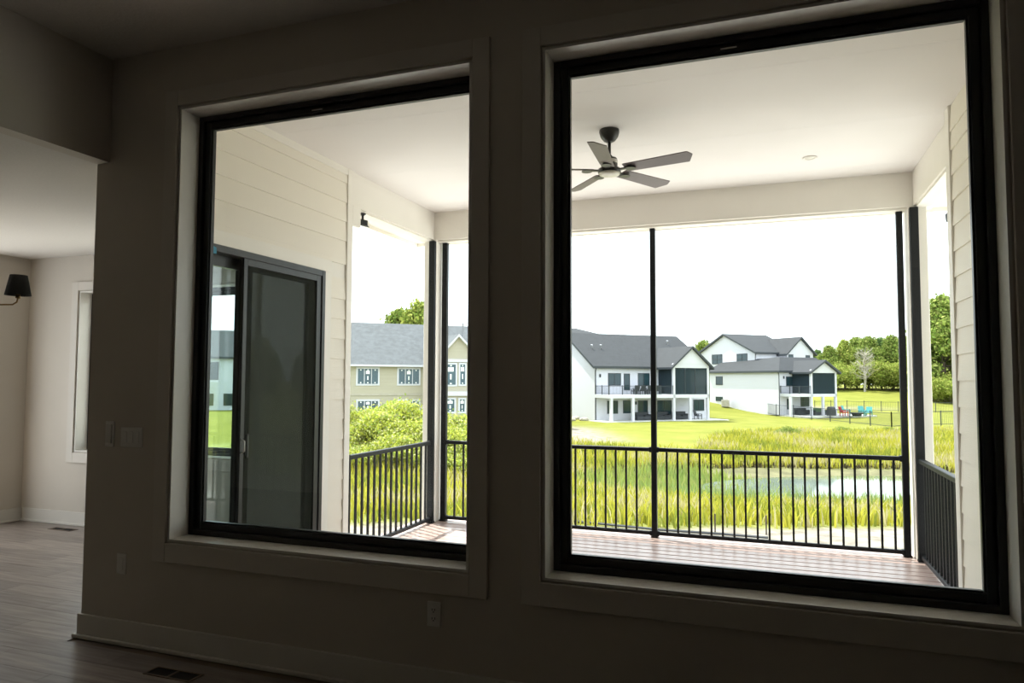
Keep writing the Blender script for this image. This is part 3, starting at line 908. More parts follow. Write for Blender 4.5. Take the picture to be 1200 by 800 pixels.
# grass blades (nobody could count them)
def blades(name, pts, hmin, hmax, wid, cols, lean, label, m='grass', n_seg=2):
    n = len(pts)
    h = rng.uniform(hmin, hmax, n) * rng.uniform(0.75, 1.1, n)
    a = rng.uniform(0, 2 * np.pi, n)
    dirx, diry = np.cos(a), np.sin(a)
    b = rng.uniform(0, 2 * np.pi, n)
    lx, ly = np.cos(b) * lean * h * rng.random(n), np.sin(b) * lean * h * rng.random(n)
    w = wid * rng.uniform(0.6, 1.3, n)
    z0 = terrain(pts[:, 0], pts[:, 1]) - 0.03
    V = np.empty((n, 5, 3))
    V[:, 0] = np.stack([pts[:, 0] - dirx * w, pts[:, 1] - diry * w, z0], 1)
    V[:, 1] = np.stack([pts[:, 0] + dirx * w, pts[:, 1] + diry * w, z0], 1)
    V[:, 2] = np.stack([pts[:, 0] + dirx * w * .8 + lx * .35, pts[:, 1] + diry * w * .8 + ly * .35, z0 + h * .6], 1)
    V[:, 3] = np.stack([pts[:, 0] - dirx * w * .8 + lx * .35, pts[:, 1] - diry * w * .8 + ly * .35, z0 + h * .6], 1)
    V[:, 4] = np.stack([pts[:, 0] + lx, pts[:, 1] + ly, z0 + h], 1)
    i = np.arange(n) * 5
    loops = np.empty((n, 7), np.int32)
    loops[:, 0:4] = np.stack([i, i + 1, i + 2, i + 3], 1)
    loops[:, 4:7] = np.stack([i + 3, i + 2, i + 4], 1)
    me = bpy.data.meshes.new(name)
    me.vertices.add(n * 5); me.vertices.foreach_set('co', V.ravel())
    me.loops.add(n * 7); me.loops.foreach_set('vertex_index', loops.ravel())
    me.polygons.add(n * 2)
    st = np.empty((n, 2), np.int32); st[:, 0] = np.arange(n) * 7; st[:, 1] = st[:, 0] + 4
    me.polygons.foreach_set('loop_start', st.ravel())
    me.update(calc_edges=True)
    px_, py_ = pts[:, 0], pts[:, 1]
    patch = 0.5 + 0.28 * np.sin(px_ * 0.9 + 1.3 * np.sin(py_ * 0.5)) + 0.28 * np.sin(py_ * 1.3 + 1.7 * np.sin(px_ * 0.37)) + 0.25 * rng.normal(size=n)
    ci = np.clip((patch * len(cols)).astype(int), 0, len(cols) - 1)
    c = np.array(cols)[ci] * rng.uniform(0.8, 1.2, (n, 1))
    c4 = np.concatenate([np.repeat(c, 5, 0), np.ones((n * 5, 1))], 1).astype(np.float32)
    at = me.color_attributes.new('tone', 'FLOAT_COLOR', 'POINT')
    at.data.foreach_set('color', c4.ravel())
    return tag(link(name, me, M[m]), label, 'grass', None, 'stuff')

def scatter(n, d0, d1, l0, l1, cond):
    """uniform points on the ground in camera-facing depth/lateral ranges, kept where cond holds"""
    t = rng.random(n)
    d = np.sqrt(d0 * d0 + t * (d1 * d1 - d0 * d0))
    u = rng.uniform(l0, l1, n)
    l = u * d
    x = CAM.x - math.sin(YAW) * d + math.cos(YAW) * l
    y = CAM.y + math.cos(YAW) * d + math.sin(YAW) * l
    k = cond(x, y, d, l)
    return np.stack([x[k], y[k]], 1)

def pond_e(d, l):
    return ((l - 16.0) / 13.5) ** 2 + ((d - 35.5) / 7.2) ** 2
keep = lambda x, y, d, l: (rng.random(len(x)) < zones(x, y)[0]) & (pond_e(d, l) > 0.95)
blades('tall_grass', scatter(150000, 21.5, 72, -0.32, 0.72, keep), 0.35, 0.75, 0.035,
       [(0.25, 0.28, 0.05), (0.39, 0.38, 0.05), (0.46, 0.43, 0.06), (0.42, 0.40, 0.06), (0.47, 0.42, 0.22)], 0.6, 'tall yellow green grass on the rough bank around the pond')
reed = lambda x, y, d, l: (pond_e(d, l) > 0.62) & (pond_e(d, l) < 1.25) & (d < 36.5) & (l > 7) & (rng.random(len(x)) < 0.8)
blades('reeds', scatter(26000, 26, 37, -0.2, 1.0, reed), 0.5, 1.0, 0.028,
       [(0.22, 0.30, 0.11), (0.28, 0.36, 0.12), (0.22, 0.29, 0.13)], 0.3, 'blue green reeds along the near edge of the pond')
sedge = lambda x, y, d, l: (pond_e(d, l) < 0.9) & (l < 15.5 - (d - 33) * 0.5) & (rng.random(len(x)) < 0.75)
blades('marsh_plants', scatter(26000, 28.5, 43, -0.1, 0.6, sedge), 0.35, 0.9, 0.03,
       [(0.30, 0.36, 0.08), (0.34, 0.36, 0.12), (0.24, 0.32, 0.09)], 0.4, 'low marsh plants filling the shallow end of the pond')
edge = lambda x, y, d, l: (pond_e(d, l) > 0.95) & (pond_e(d, l) < 1.2) & (d > 38)
blades('bank_litter', scatter(30000, 38, 45, 0.0, 1.0, edge), 0.12, 0.35, 0.04,
       [(0.10, 0.085, 0.05), (0.16, 0.13, 0.08), (0.08, 0.07, 0.04)], 0.7, 'brown dead stems along the far bank of the pond')

# ------------------------------------------------------------------ leafy crowns
def leaf_mesh(name, blobs, n, size, cols, fill=0.35):
    """leaf faces spread over and inside a few ellipsoids (cx,cy,cz,rx,ry,rz)"""
    vol = np.array([b[3] * b[4] + b[3] * b[5] + b[4] * b[5] for b in blobs]); vol = vol / vol.sum()
    which = rng.choice(len(blobs), n, p=vol)
    B = np.array(blobs)[which]
    v = rng.normal(size=(n, 3)); v /= np.linalg.norm(v, axis=1)[:, None]
    r = 1 - fill * rng.random(n) ** 1.4 + 0.17 * rng.normal(size=n)
    c = B[:, :3] + v * B[:, 3:] * r[:, None]
    nrm = v + 0.7 * rng.normal(size=(n, 3)); nrm /= np.linalg.norm(nrm, axis=1)[:, None]
    t = np.cross(nrm, rng.normal(size=(n, 3))); t /= np.linalg.norm(t, axis=1)[:, None]
    s = np.cross(nrm, t)
    sz = size * rng.uniform(0.6, 1.4, n)[:, None]
    V = np.stack([c - t * sz, c + s * sz * 0.55, c + t * sz, c - s * sz * 0.55], 1)
    me = bpy.data.meshes.new(name)
    me.vertices.add(n * 4); me.vertices.foreach_set('co', V.ravel())
    me.loops.add(n * 4); me.loops.foreach_set('vertex_index', np.arange(n * 4, dtype=np.int32))
    me.polygons.add(n); me.polygons.foreach_set('loop_start', np.arange(n, dtype=np.int32) * 4)
    me.update(calc_edges=True)
    col = np.array(cols)[rng.integers(0, len(cols), n)] * rng.uniform(0.6, 1.4, (n, 1))
    c4 = np.concatenate([np.repeat(col, 4, 0), np.ones((n * 4, 1))], 1).astype(np.float32)
    at = me.color_attributes.new('tone', 'FLOAT_COLOR', 'POINT'); at.data.foreach_set('color', c4.ravel())
    return me

def tree_proto(name, label, H, cw, cols, n, leaf, group, seed, open_=0.0):
    rs = random.Random(seed)
    r = tag(empty(name), label, 'tree', group)
    blobs = []
    nb = 30
    for k in range(nb):
        f = k / (nb - 1)
        zc = H * (0.16 + 0.74 * f)
        rad_ = cw * (0.55 if f < 0.7 else 0.3) * math.sin(math.pi * min(0.95, 0.25 + f * 0.7))
        a = k * 2.4 + rs.random()
        s = cw * rs.uniform(0.16, 0.30) * (1.1 - 0.35 * f)
        blobs.append((math.cos(a) * rad_, math.sin(a) * rad_, zc, s, s, s * rs.uniform(0.7, 0.95)))
    blobs.append((0, 0, H * 0.60, cw * 0.38, cw * 0.38, H * 0.26))
    bm = bmesh.new()
    bm_tube(bm, [(0, 0, -0.4), (0.1, 0, H * 0.3), (0, 0.1, H * 0.6), (0.05, 0, H * 0.85)], [H * 0.022, H * 0.016, H * 0.010, H * 0.004], 7)
    for b in blobs[::2]:
        bm_tube(bm, [(0.05, 0.05, H * 0.25 + 0.3 * b[2] * 0.5), (b[0] * 0.6, b[1] * 0.6, b[2] * 0.85), (b[0], b[1], b[2])], [H * 0.008, H * 0.005, H * 0.002], 5)
    from_bm('trunk', bm, M['bark'], r, True)
    link('crown', leaf_mesh('crown', blobs, n, leaf, cols, 0.5), M['leaf'], r)
    return r

G1 = [(0.20, 0.27, 0.06), (0.26, 0.32, 0.08), (0.15, 0.22, 0.05), (0.30, 0.33, 0.10)]
G2 = [(0.13, 0.21, 0.07), (0.18, 0.26, 0.09), (0.10, 0.17, 0.06)]
G3 = [(0.28, 0.33, 0.07), (0.35, 0.37, 0.10), (0.22, 0.29, 0.06)]

def put(root, px, depth, base_z, s=1.0, sz=None, rz=0.0):
    q = at_depth(px, 448, depth)
    z = tz(q.x, q.y) if base_z is None else base_z
    root.location = (q.x, q.y, z - 0.05)
    root.scale = (s, s, sz if sz else s)
    root.rotation_euler = (0, 0, rz)
    return root

tA = tree_proto('deciduous_tree', 'broad tree with olive green leaves in the far tree line', 10.0, 4.6, G1, 15000, 0.17, 'tree line beyond the field', 1)
tB = tree_proto('deciduous_tree', 'dark green tree in the far tree line beyond the field', 10.0, 4.2, G2, 15000, 0.17, 'tree line beyond the field', 2)
tC = tree_proto('deciduous_tree', 'light yellow green tree in the far tree line beyond the field', 10.0, 4.4, G3, 15000, 0.17, 'tree line beyond the field', 3)
LBL = {0: 'broad olive green tree in the tree line beyond the fenced field', 1: 'dark green tree in the tree line beyond the fenced field', 2: 'light yellow green tree in the tree line beyond the fenced field'}
for k_, t_ in ((0, tA), (1, tB), (2, tC)): t_['label'] = LBL[k_]
spots = [  # px, depth, height m, kind
    (958, 158, 9.0, 1), (972, 150, 9.6, 0), (990, 152, 11.2, 2), (1004, 160, 12.2, 0), (1018, 154, 12.0, 0), (1033, 158, 12.0, 1),
    (1047, 150, 12.0, 0), (1060, 156, 12.2, 2), (1076, 150, 12.5, 0), (1094, 146, 16.0, 1), (1108, 128, 19.5, 0), (1126, 132, 18.5, 2), (1146, 130, 18.0, 1),
    (1175, 128, 17.0, 0), (1210, 125, 16.5, 1), (1255, 122, 16.0, 2), (1310, 118, 16.0, 0), (1380, 112, 15.0, 1), (1470, 105, 15.0, 0), (1580, 98, 14.0, 2), (1720, 92, 14.0, 1), (1900, 84, 14.0, 0)]
protos = [tA, tB, tC]
used = set()
for i, (px, d, h, k) in enumerate(spots):
    t_ = protos[k] if k not in used else copy_tree(protos[k])
    used.add(k)
    s = h / 10.0
    put(t_, px, d, None, s * random.uniform(0.92, 1.1), s, random.uniform(0, 6.28))
    if px in (1094, 1108, 1126):
        t_['label'] = {1094: 'dark green tree showing between the white porch column and the tallest olive tree',
                       1108: 'tallest olive green tree, showing between the white porch column and the siding corner board',
                       1126: 'yellow green tree partly hidden by the siding corner board'}[px]
# understorey shrubs along the tree line
def shrub_proto(name, label, w, h, cols, n, leaf, group, seed):
    rs = random.Random(seed)
    r = tag(empty(name), label, 'shrub', group)
    blobs = [(rs.uniform(-.5, .5) * w, rs.uniform(-.5, .5) * w, h * rs.uniform(0.25, 0.7), w * rs.uniform(.25, .4), w * rs.uniform(.25, .4), h * rs.uniform(.25, .4)) for _ in range(8)]
    bm = bmesh.new()
    for b in blobs:
        bm_tube(bm, [(b[0] * 0.2, b[1] * 0.2, -0.2), (b[0] * 0.7, b[1] * 0.7, b[2] * 0.6), b[:3]], [0.04, 0.025, 0.01], 5)
    from_bm('stem', bm, M['bark'], r, True)
    link('foliage', leaf_mesh('foliage', blobs, n, leaf, cols, 0.45), M['leaf'], r)
    return r
sA = shrub_proto('shrub', 'bushy shrub at the foot of the far tree line', 3.4, 4.2, G3, 5000, 0.15, 'shrubs under the tree line', 21)
sB = shrub_proto('wild_bush', 'dark bush', 3.8, 2.4, G1, 6000, 0.12, 'bushes in the rough grass', 22)
first = True
for px, d, s in ((965, 142, 1.0), (985, 141, 1.2), (1022, 142, 1.35), (1040, 140, 1.4), (1056, 141, 1.3), (1082, 138, 1.2), (1096, 122, 1.0), (1112, 120, 0.9), (1128, 121, 1.1), (957, 143, 1.1), (974, 146, 1.2), (996, 145, 1.3), (1008, 147, 1.3), (1032, 146, 1.3), (1048, 145, 1.3), (1066, 144, 1.3), (1104, 124, 1.1), (1120, 123, 1.2)):
    t_ = sA if first else copy_tree(sA)
    first = False
    put(t_, px, d, None, s, None, random.uniform(0, 6.28))
for px, d, s, lab in ((925, 54.5, 0.36, 'broad green bush in the rough grass above the middle of the pond'), (988, 57, 0.30, 'small green bush in the rough grass near the yard fence'), (1046, 58, 0.28, 'small bush in the rough grass beside the slim screen track')):
    t_ = copy_tree(sB) if px != 925 else sB
    t_['label'] = lab
    put(t_, px, d, None, s, None, px)
# dead grey tree
dt = tag(empty('dead_tree'), 'bare grey dead tree standing in the tree line', 'tree')
rs = random.Random(5)
bm = bmesh.new()
bm_tube(bm, [(0, 0, -0.3), (0.2, 0, 2.5), (0.0, 0.2, 5.0), (0.3, 0, 7.4)], [0.22, 0.16, 0.1, 0.03], 6)
from_bm('trunk', bm, M['deadbark'], dt)
bm = bmesh.new()
for k in range(60):
    z0 = rs.uniform(2.0, 6.5); a = rs.uniform(0, 6.28); L = rs.uniform(1.0, 2.6) * (1.15 - z0 / 11)
    e = Vector((math.cos(a) * L, math.sin(a) * L, z0 + L * rs.uniform(0.2, 0.8)))
    bm_tube(bm, [(0.1, 0, z0), e * 0.5 + Vector((0, 0, z0 * 0.5 - 0.1)), e], [0.05, 0.035, 0.012], 4)
    for j in range(5):
        q = e * rs.uniform(.6, 1.0); q.z = z0 + (e.z - z0) * rs.uniform(.5, 1)
        bm_tube(bm, [q, q + Vector((rs.uniform(-.7, .7), rs.uniform(-.7, .7), rs.uniform(.1, .7)))], [0.025, 0.01], 3)
from_bm('branches', bm, M['deadbark'], dt)
put(dt, 1013, 138, None, 1.15)
# trees peeking over the roofs
tD = copy_tree(tA, label='leafy tree rising behind the beige house roof'); tD['group'] = 'trees behind the houses'
put(tD, 466, 92, -2.5, 1.35, 1.40, 1.0)
tE = copy_tree(tB, label='small treetop behind the beige house gable'); tE['group'] = 'trees behind the houses'
put(tE, 540, 96, -2.5, 0.9, 1.05, 2.0)
tF = copy_tree(tA, label='round treetop between the two white houses'); tF['group'] = 'trees behind the houses'
put(tF, 824, 128, -2.0, 1.05, 1.15, 0.5)
tG = copy_tree(tC, label='leafy tree rising behind the beige house roof'); tG['group'] = 'trees behind the houses'
put(tG, 490, 90, -2.5, 1.5, 1.50, 3.0)

# weedy shrubs on the mound
GM = [(0.44, 0.47, 0.07), (0.50, 0.51, 0.14), (0.38, 0.43, 0.06), (0.24, 0.32, 0.07), (0.52, 0.52, 0.26)]
wA = shrub_proto('weedy_shrub', 'bright yellow green weedy shrub on the mound beyond the side railing', 2.4, 1.4, GM, 9000, 0.06, 'weedy shrubs on the mound', 31)
first = True
for dx, dy, s in ((-3.6, 0.6, 1.0), (-1.8, -0.6, 1.1), (0, 0.5, 1.15), (1.7, -0.5, 1.15), (3.4, 0.3, 1.1), (5.0, -0.4, 0.95), (-2.6, -2.2, 1.0), (-0.6, -2.4, 1.05), (1.4, -2.5, 1.05), (3.4, -2.2, 1.0), (5.6, -2.0, 0.9), (-5.4, -0.8, 1.0), (7.0, -0.6, 0.85), (0.4, -4.2, 0.95), (2.6, -4.0, 0.95), (-1.8, -4.3, 0.95), (4.8, -3.8, 0.9)):
    t_ = wA if first else copy_tree(wA)
    first = False
    q = Vector((MOUND.x, MOUND.y, 0)) + ax_l * dx + ax_d * dy
    t_.location = (q.x, q.y, tz(q.x, q.y) - 0.1)
    t_.scale = (s, s, s * random.uniform(0.9, 1.15))
    t_.rotation_euler = (0, 0, random.uniform(0, 6.28))

# ------------------------------------------------------------------ silt fence and stakes at the edge of the soil
sf = tag(empty('silt_fence'), 'low black silt fence along the edge of the bare soil', 'fence')
pts = [on_z(x_, y_, -2.7) for x_, y_ in ((640, 605), (700, 609), (770, 614), (850, 619), (900, 624))]
pts = [Vector((q.x, q.y, tz(q.x, q.y))) for q in pts]
tube('fabric_roll', [q + Vector((0, 0, 0.06)) for q in pts], 0.04, M['dark'], sf, 6)
for (x_, y_) in ((686, 605), (766, 612), (838, 617), (898, 620)):
    q = on_z(x_, y_, -2.75); g_ = tz(q.x, q.y)
    box('stake', q.x - 0.02, q.x + 0.02, q.y - 0.02, q.y + 0.02, g_ - 0.2, g_ + 0.55, M['joist'], sf)

# ================================================================== FAR HOUSES
ROT = math.radians(43)
class House:
    def __init__(s, px, depth, gz, label, name='house'):
        q = at_depth(px, 448, depth)
        s.o = Vector((q.x, q.y, gz))
        s.r = tag(empty(name, s.o, ROT), label, 'house')
        s.ux = Vector((math.cos(ROT), math.sin(ROT), 0)); s.uy = Vector((-math.sin(ROT), math.cos(ROT), 0))
    def P(s, px, py, yl):
        """local x, z where the pixel's ray meets the local plane y = yl"""
        v = ray(px, py)
        t = (s.o + s.uy * yl - CAM).dot(s.uy) / v.dot(s.uy)
        w = CAM + v * t - s.o
        return w.dot(s.ux), w.z
    def PX(s, px, py, xl):
        """local y, z where the pixel's ray meets the local plane x = xl"""
        v = ray(px, py)
        t = (s.o + s.ux * xl - CAM).dot(s.ux) / v.dot(s.ux)
        w = CAM + v * t - s.o
        return w.dot(s.uy), w.z
    def win(s, x0, x1, z0, z1, y, n=2, frame='fascia', pane='hglass', trim=None, label=None, name='window', hbar=False):
        """window in a wall facing -y"""
        f = 0.06
        b = [(x0, x0 + f, y - 0.06, y + 0.02, z0, z1), (x1 - f, x1, y - 0.06, y + 0.02, z0, z1), (x0 + f, x1 - f, y - 0.06, y + 0.02, z0, z0 + f), (x0 + f, x1 - f, y - 0.06, y + 0.02, z1 - f, z1)]
        for k in range(1, n):
            c = x0 + (x1 - x0) * k / n
            b.append((c - f / 2, c + f / 2, y - 0.055, y + 0.02, z0 + f, z1 - f))
        if hbar:
            b.append((x0 + f, x1 - f, y - 0.05, y + 0.02, (z0 + z1) / 2 - f / 2, (z0 + z1) / 2 + f / 2))
        w = boxes(name, b, M[frame], s.r)
        for k in range(n):
            a = x0 + (x1 - x0) * k / n + f * 0.5; c = x0 + (x1 - x0) * (k + 1) / n - f * 0.5
            box('pane', a, c, y - 0.03, y - 0.01, z0 + f * .5, z1 - f * .5, M[pane], w)
        if trim:
            t = 0.08
            boxes('window_trim', [(x0 - t, x0, y - 0.05, y, z0 - t, z1 + t), (x1, x1 + t, y - 0.05, y, z0 - t, z1 + t), (x0, x1, y - 0.05, y, z0 - t, z0), (x0, x1, y - 0.05, y, z1, z1 + t)], M[trim], w)
        return w
    def winx(s, y0, y1, z0, z1, x, n=2, sgn=-1, hbar=False):
        """window in a wall facing -x (sgn -1)"""
        f = 0.06
        xa, xb = (x - 0.06, x + 0.02)
        b = [(xa, xb, y0, y0 + f, z0, z1), (xa, xb, y1 - f, y1, z0, z1), (xa, xb, y0 + f, y1 - f, z0, z0 + f), (xa, xb, y0 + f, y1 - f, z1 - f, z1)]
        for k in range(1, n):
            c = y0 + (y1 - y0) * k / n
            b.append((xa, xb, c - f / 2, c + f / 2, z0 + f, z1 - f))
        if hbar:
            b.append((xa, xb, y0 + f, y1 - f, (z0 + z1) / 2 - f / 2, (z0 + z1) / 2 + f / 2))
        w = boxes('window', b, M['fascia'], s.r)
        for k in range(n):
            a = y0 + (y1 - y0) * k / n + f * 0.5; c = y0 + (y1 - y0) * (k + 1) / n - f * 0.5
            box('pane', x - 0.03, x - 0.01, a, c, z0 + f * .5, z1 - f * .5, M['hglass'], w)
        return w
    def slab(s, name, poly, th, top='shingle', side='fascia', parent=None):
        """roof plane: top in shingles, edges and underside in fascia colour"""
        n = len(poly)
        v = [Vector(p) for p in poly] + [Vector(p) - Vector((0, 0, th)) for p in poly]
        nrm = (v[1] - v[0]).cross(v[2] - v[0])
        order = list(range(n)) if nrm.z > 0 else list(range(n))[::-1]
        f = [order, [n + i for i in order[::-1]]] + [[i, (i + 1) % n, n + (i + 1) % n, n + i] for i in range(n)]
        me = bpy.data.meshes.new(name)
        me.from_pydata([tuple(q) for q in v], [], f)
        me.materials.append(M[top]); me.materials.append(M[side])
        for k, p in enumerate(me.polygons):
            p.material_index = 0 if k == 0 else 1
        o = bpy.data.objects.new(name, me)
        COL.objects.link(o)
        o.parent = parent or s.r
        return o
    def rail(s, x0, y0, x1, y1, z, h=0.95, n=None):
        L = math.hypot(x1 - x0, y1 - y0); n = n or max(1, round(L / 1.8))
        r = boxes('railing', [], M['fascia'], s.r)
        bm = bmesh.new()
        dx, dy = (x1 - x0) / L, (y1 - y0) / L
        def bar(t0, t1, za, zb, w):
            xa, ya, xb, yb = x0 + dx * t0, y0 + dy * t0, x0 + dx * t1, y0 + dy * t1
            bm_box(bm, min(xa, xb) - w, max(xa, xb) + w, min(ya, yb) - w, max(ya, yb) + w, za, zb)
        bar(0, L, z + h - 0.05, z + h, 0.025); bar(0, L, z + 0.08, z + 0.12, 0.02)
        for k in range(n + 1): bar(L * k / n, L * k / n, z, z + h + 0.05, 0.04)
        me = r.data; bm.to_mesh(me); bm.free()
        bm = bmesh.new()
        m_ = int(L / 0.14)
        for k in range(m_): bar((k + .5) * L / m_, (k + .5) * L / m_, z + 0.1, z + h - 0.03, 0.009)
        tag(from_bm('pickets', bm, M['fascia'], r), kind='stuff')
        return r
    def lamp(s, x, y, z):
        r = box('wall_lamp', x - 0.09, x + 0.09, y - 0.16, y, z - 0.18, z + 0.18, M['fascia'], s.r, 0.04)
        return r
    def spout(s, pts):
        return tube('downspout', pts, 0.06, M['fascia'], s.r, 6)
    def pipe(s, x, y, z, h=0.7):
        return lathe('roof_vent', [(0, h), (0.10, h), (0.10, h * .8), (0.07, h * .8), (0.07, -0.5), (0, -0.5)], M['hwhite'], s.r, 8, x, y)

GZ1 = -2.85
# ---------------- white house with the open deck
h1 = House(697, 77.7, GZ1, 'white house with dark roof, open deck and a gabled screened porch')
EV, DK, HD = 6.15, 2.90, 13.0
RG = 10.05
PXa, PXb, DY = 8.2, 13.05, -3.0
prism('wall', [(0, 0, 0), (0, HD, 0), (0, HD, EV), (0, HD / 2, RG - 0.25), (0, 0, EV)], (15.2, 0, 0), M['hwhite'], h1.r)
ov = 0.45
sl = (RG - EV) / (HD / 2)
h1.slab('roof', [(-ov, -ov, EV - sl * ov + 0.1), (15.6, -ov, EV - sl * ov + 0.1), (15.6, HD / 2, RG), (-ov, HD / 2, RG)], 0.26)
h1.slab('roof', [(-ov, HD / 2, RG), (15.6, HD / 2, RG), (15.6, HD + ov, EV - sl * ov), (-ov, HD + ov, EV - sl * ov)], 0.26)
# little peak behind the ridge and the wing on the far side
h1.slab('roof', [(0.5, HD / 2 + 0.2, RG - 0.1), (5.0, HD / 2 + 0.2, RG - 0.1), (2.6, HD / 2 + 2.5, RG + 0.75), (1.4, HD / 2 + 2.5, RG + 0.75)], 0.2)
box('wing_wall', -5.0, 0.0, 9.0, HD, 0, 4.6, M['hwhite'], h1.r)
h1.slab('roof', [(-5.4, 8.6, 4.6), (0, 8.6, 4.6), (0, 11, 6.2), (-5.4, 11, 6.2)], 0.25)
# deck slab, porch
box('deck', 0.0, PXb, DY, 0.0, DK - 0.38, DK, M['hwhite'], h1.r)
zb_ = DK
wallp = box('porch_gable', PXa, PXb, DY, DY + 0.15, EV - 0.25, EV + 0.1, M['hwhite'], h1.r)
pk = EV + 2.15
mid = (PXa + PXb) / 2
prism('porch_gable', [(PXa - 0.1, DY, EV + 0.05), (PXb + 0.1, DY, EV + 0.05), (mid, DY, pk - 0.12)], (0, 0.15, 0), M['hwhite'], h1.r)
h1.slab('porch_roof', [(PXa - 0.45, DY - 0.4, EV - 0.25), (mid, DY - 0.4, pk), (mid, 3.4, pk), (PXa - 0.45, 0.2, EV - 0.25)], 0.24)
h1.slab('porch_roof', [(mid, DY - 0.4, pk), (PXb + 0.45, DY - 0.4, EV - 0.25), (PXb + 0.45, 0.2, EV - 0.25), (mid, 3.4, pk)], 0.24)
for x_ in (PXa + 0.12, PXb - 0.12):
    box('column', x_ - 0.13, x_ + 0.13, DY, DY + 0.26, 0, EV - 0.2, M['hwhite'], h1.r)
xm_, _ = h1.P(809.5, 480, DY)
for x_ in (0.35, h1.P(742.5, 480, DY)[0], xm_):
    box('column', x_ - 0.14, x_ + 0.14, DY, DY + 0.28, 0, DK - 0.38, M['hwhite'], h1.r)
box('porch_beam', PXa, PXb, DY + 0.01, DY + 0.25, EV - 0.32, EV + 0.06, M['hwhite'], h1.r)
box('screen', PXa + 0.25, PXb - 0.25, DY + 0.10, DY + 0.13, DK, EV - 0.3, M['hscreen'], h1.r)
box('screen', PXa + 0.10, PXa + 0.13, DY + 0.26, 0, DK, EV - 0.3, M['hscreen'], h1.r)
boxes('screen_mullion', [(mid - 0.8 - 0.04, mid - 0.8 + 0.04, DY + 0.06, DY + 0.14, DK, EV - 0.3), (PXb - 1.9, PXb - 1.82, DY + 0.06, DY + 0.14, DK, EV - 0.3)], M['fascia'], h1.r)
box('porch_shade_sheet', PXa + 0.3, PXb - 0.3, -0.03, 0.0, DK + 0.1, EV - 0.4, M['hglass'], h1.r)  # dark sheet standing in for the shade behind the porch screens
h1.rail(0.05, DY + 0.06, PXa, DY + 0.06, DK)
h1.rail(0.05, -0.05, 0.05, DY + 0.1, DK)
h1.rail(PXa + 0.3, DY + 0.2, PXb - 0.3, DY + 0.2, DK)
def hw(h, a, b, y, **k):
    x0, z1 = h.P(a[0], a[1], y); x1, z0 = h.P(b[0], b[1], y)
    return h.win(x0, x1, z0, z1, y, **k)
hw(h1, (712.5, 437), (727.5, 451.5), 0, n=2)
hw(h1, (731, 437.5), (738, 457), 0, n=1, name='door')
hw(h1, (747.5, 437), (761, 452), 0, n=2)
hw(h1, (711.5, 469.5), (724, 484.5), 0, n=2)
hw(h1, (730, 469), (741.5, 484), 0, n=1)
hw(h1, (747.5, 469), (759, 484), 0, n=2)
hw(h1, (770, 469), (787, 490), 0, n=2, name='door')
hw(h1, (812.5, 468), (825, 481), 0, n=2)
x_, z_ = h1.P(703, 440, 0); h1.lamp(x_, 0, z_)
x_, z_ = h1.P(745, 472, 0); h1.lamp(x_, 0, z_)
h1.spout([(0.05, -0.3, EV - 0.3), (0.06, -0.08, EV - 0.7), (0.06, -0.08, 0.0)])
h1.spout([(PXb + 0.2, DY, EV - 0.4), (PXb + 0.1, DY + 0.3, EV - 0.8), (PXb + 0.1, DY + 0.3, 0.0)])
for px, py in ((693.5, 409), (704, 409), (782, 404)):
    v_ = ray(px, py)
    # meet the front roof plane
    n_ = (h1.uy * -sl + Vector((0, 0, 1)))
    p0 = h1.o + Vector((0, 0, EV))
    t_ = (p0 - CAM).dot(n_) / v_.dot(n_)
    w_ = CAM + v_ * t_ - h1.o
    q = lathe('roof_vent', [(0, 0.55), (0.11, 0.55), (0.11, 0.4), (0.07, 0.4), (0.07, -0.4), (0, -0.4)], M['hwhite'], h1.r, 8)
    q.location = (w_.dot(h1.ux), w_.dot(h1.uy), w_.z)
box('patio', -0.8, 15.2, DY - 0.7, 0.0, -0.15, 0.06, M['concrete'], h1.r)

def world_pt(h, x, y, z):
    return h.o + h.ux * x + h.uy * y + Vector((0, 0, z))

def chair(loc, rz, m, label, group, name='patio_chair', s=1.0):
    r = tag(empty(name, loc, rz), label, 'chair', group)
    r.scale = (s, s, s)
    box('seat', -0.3, 0.3, -0.3, 0.3, 0.34, 0.42, M[m], r, 0.02)
    prism('backrest', [(-0.3, 0.28, 0.40), (0.3, 0.28, 0.40), (0.3, 0.46, 1.0), (-0.3, 0.46, 1.0)], (0, 0.05, 0), M[m], r)
    for s_ in (-1, 1):
        box('armrest', s_ * 0.33 - 0.05, s_ * 0.33 + 0.05, -0.32, 0.34, 0.56, 0.60, M[m], r)
        for y_ in (-0.27, 0.27):
            box('leg', s_ * 0.32 - 0.035, s_ * 0.32 + 0.035, y_ - 0.035, y_ + 0.035, 0.0, 0.56, M[m], r)
    return r
def sofa(loc, rz, label, group, w=1.9, m='dark'):
    r = tag(empty('patio_sofa', loc, rz), label, 'sofa', group)
    box('base', -w / 2, w / 2, -0.4, 0.4, 0.05, 0.42, M['dark'], r, 0.03)
    box('backrest', -w / 2, w / 2, 0.25, 0.42, 0.42, 0.88, M[m], r, 0.03)
    for s_ in (-1, 1):
        box('armrest', s_ * (w / 2 - 0.08) - 0.08, s_ * (w / 2 - 0.08) + 0.08, -0.4, 0.25, 0.42, 0.64, M['dark'], r, 0.02)
    for k in range(2):
        c = -w / 4 + k * w / 2
        box('cushion', c - w / 4 + 0.1, c + w / 4 - 0.1, -0.36, 0.22, 0.42, 0.54, M[m], r, 0.03)
    return r
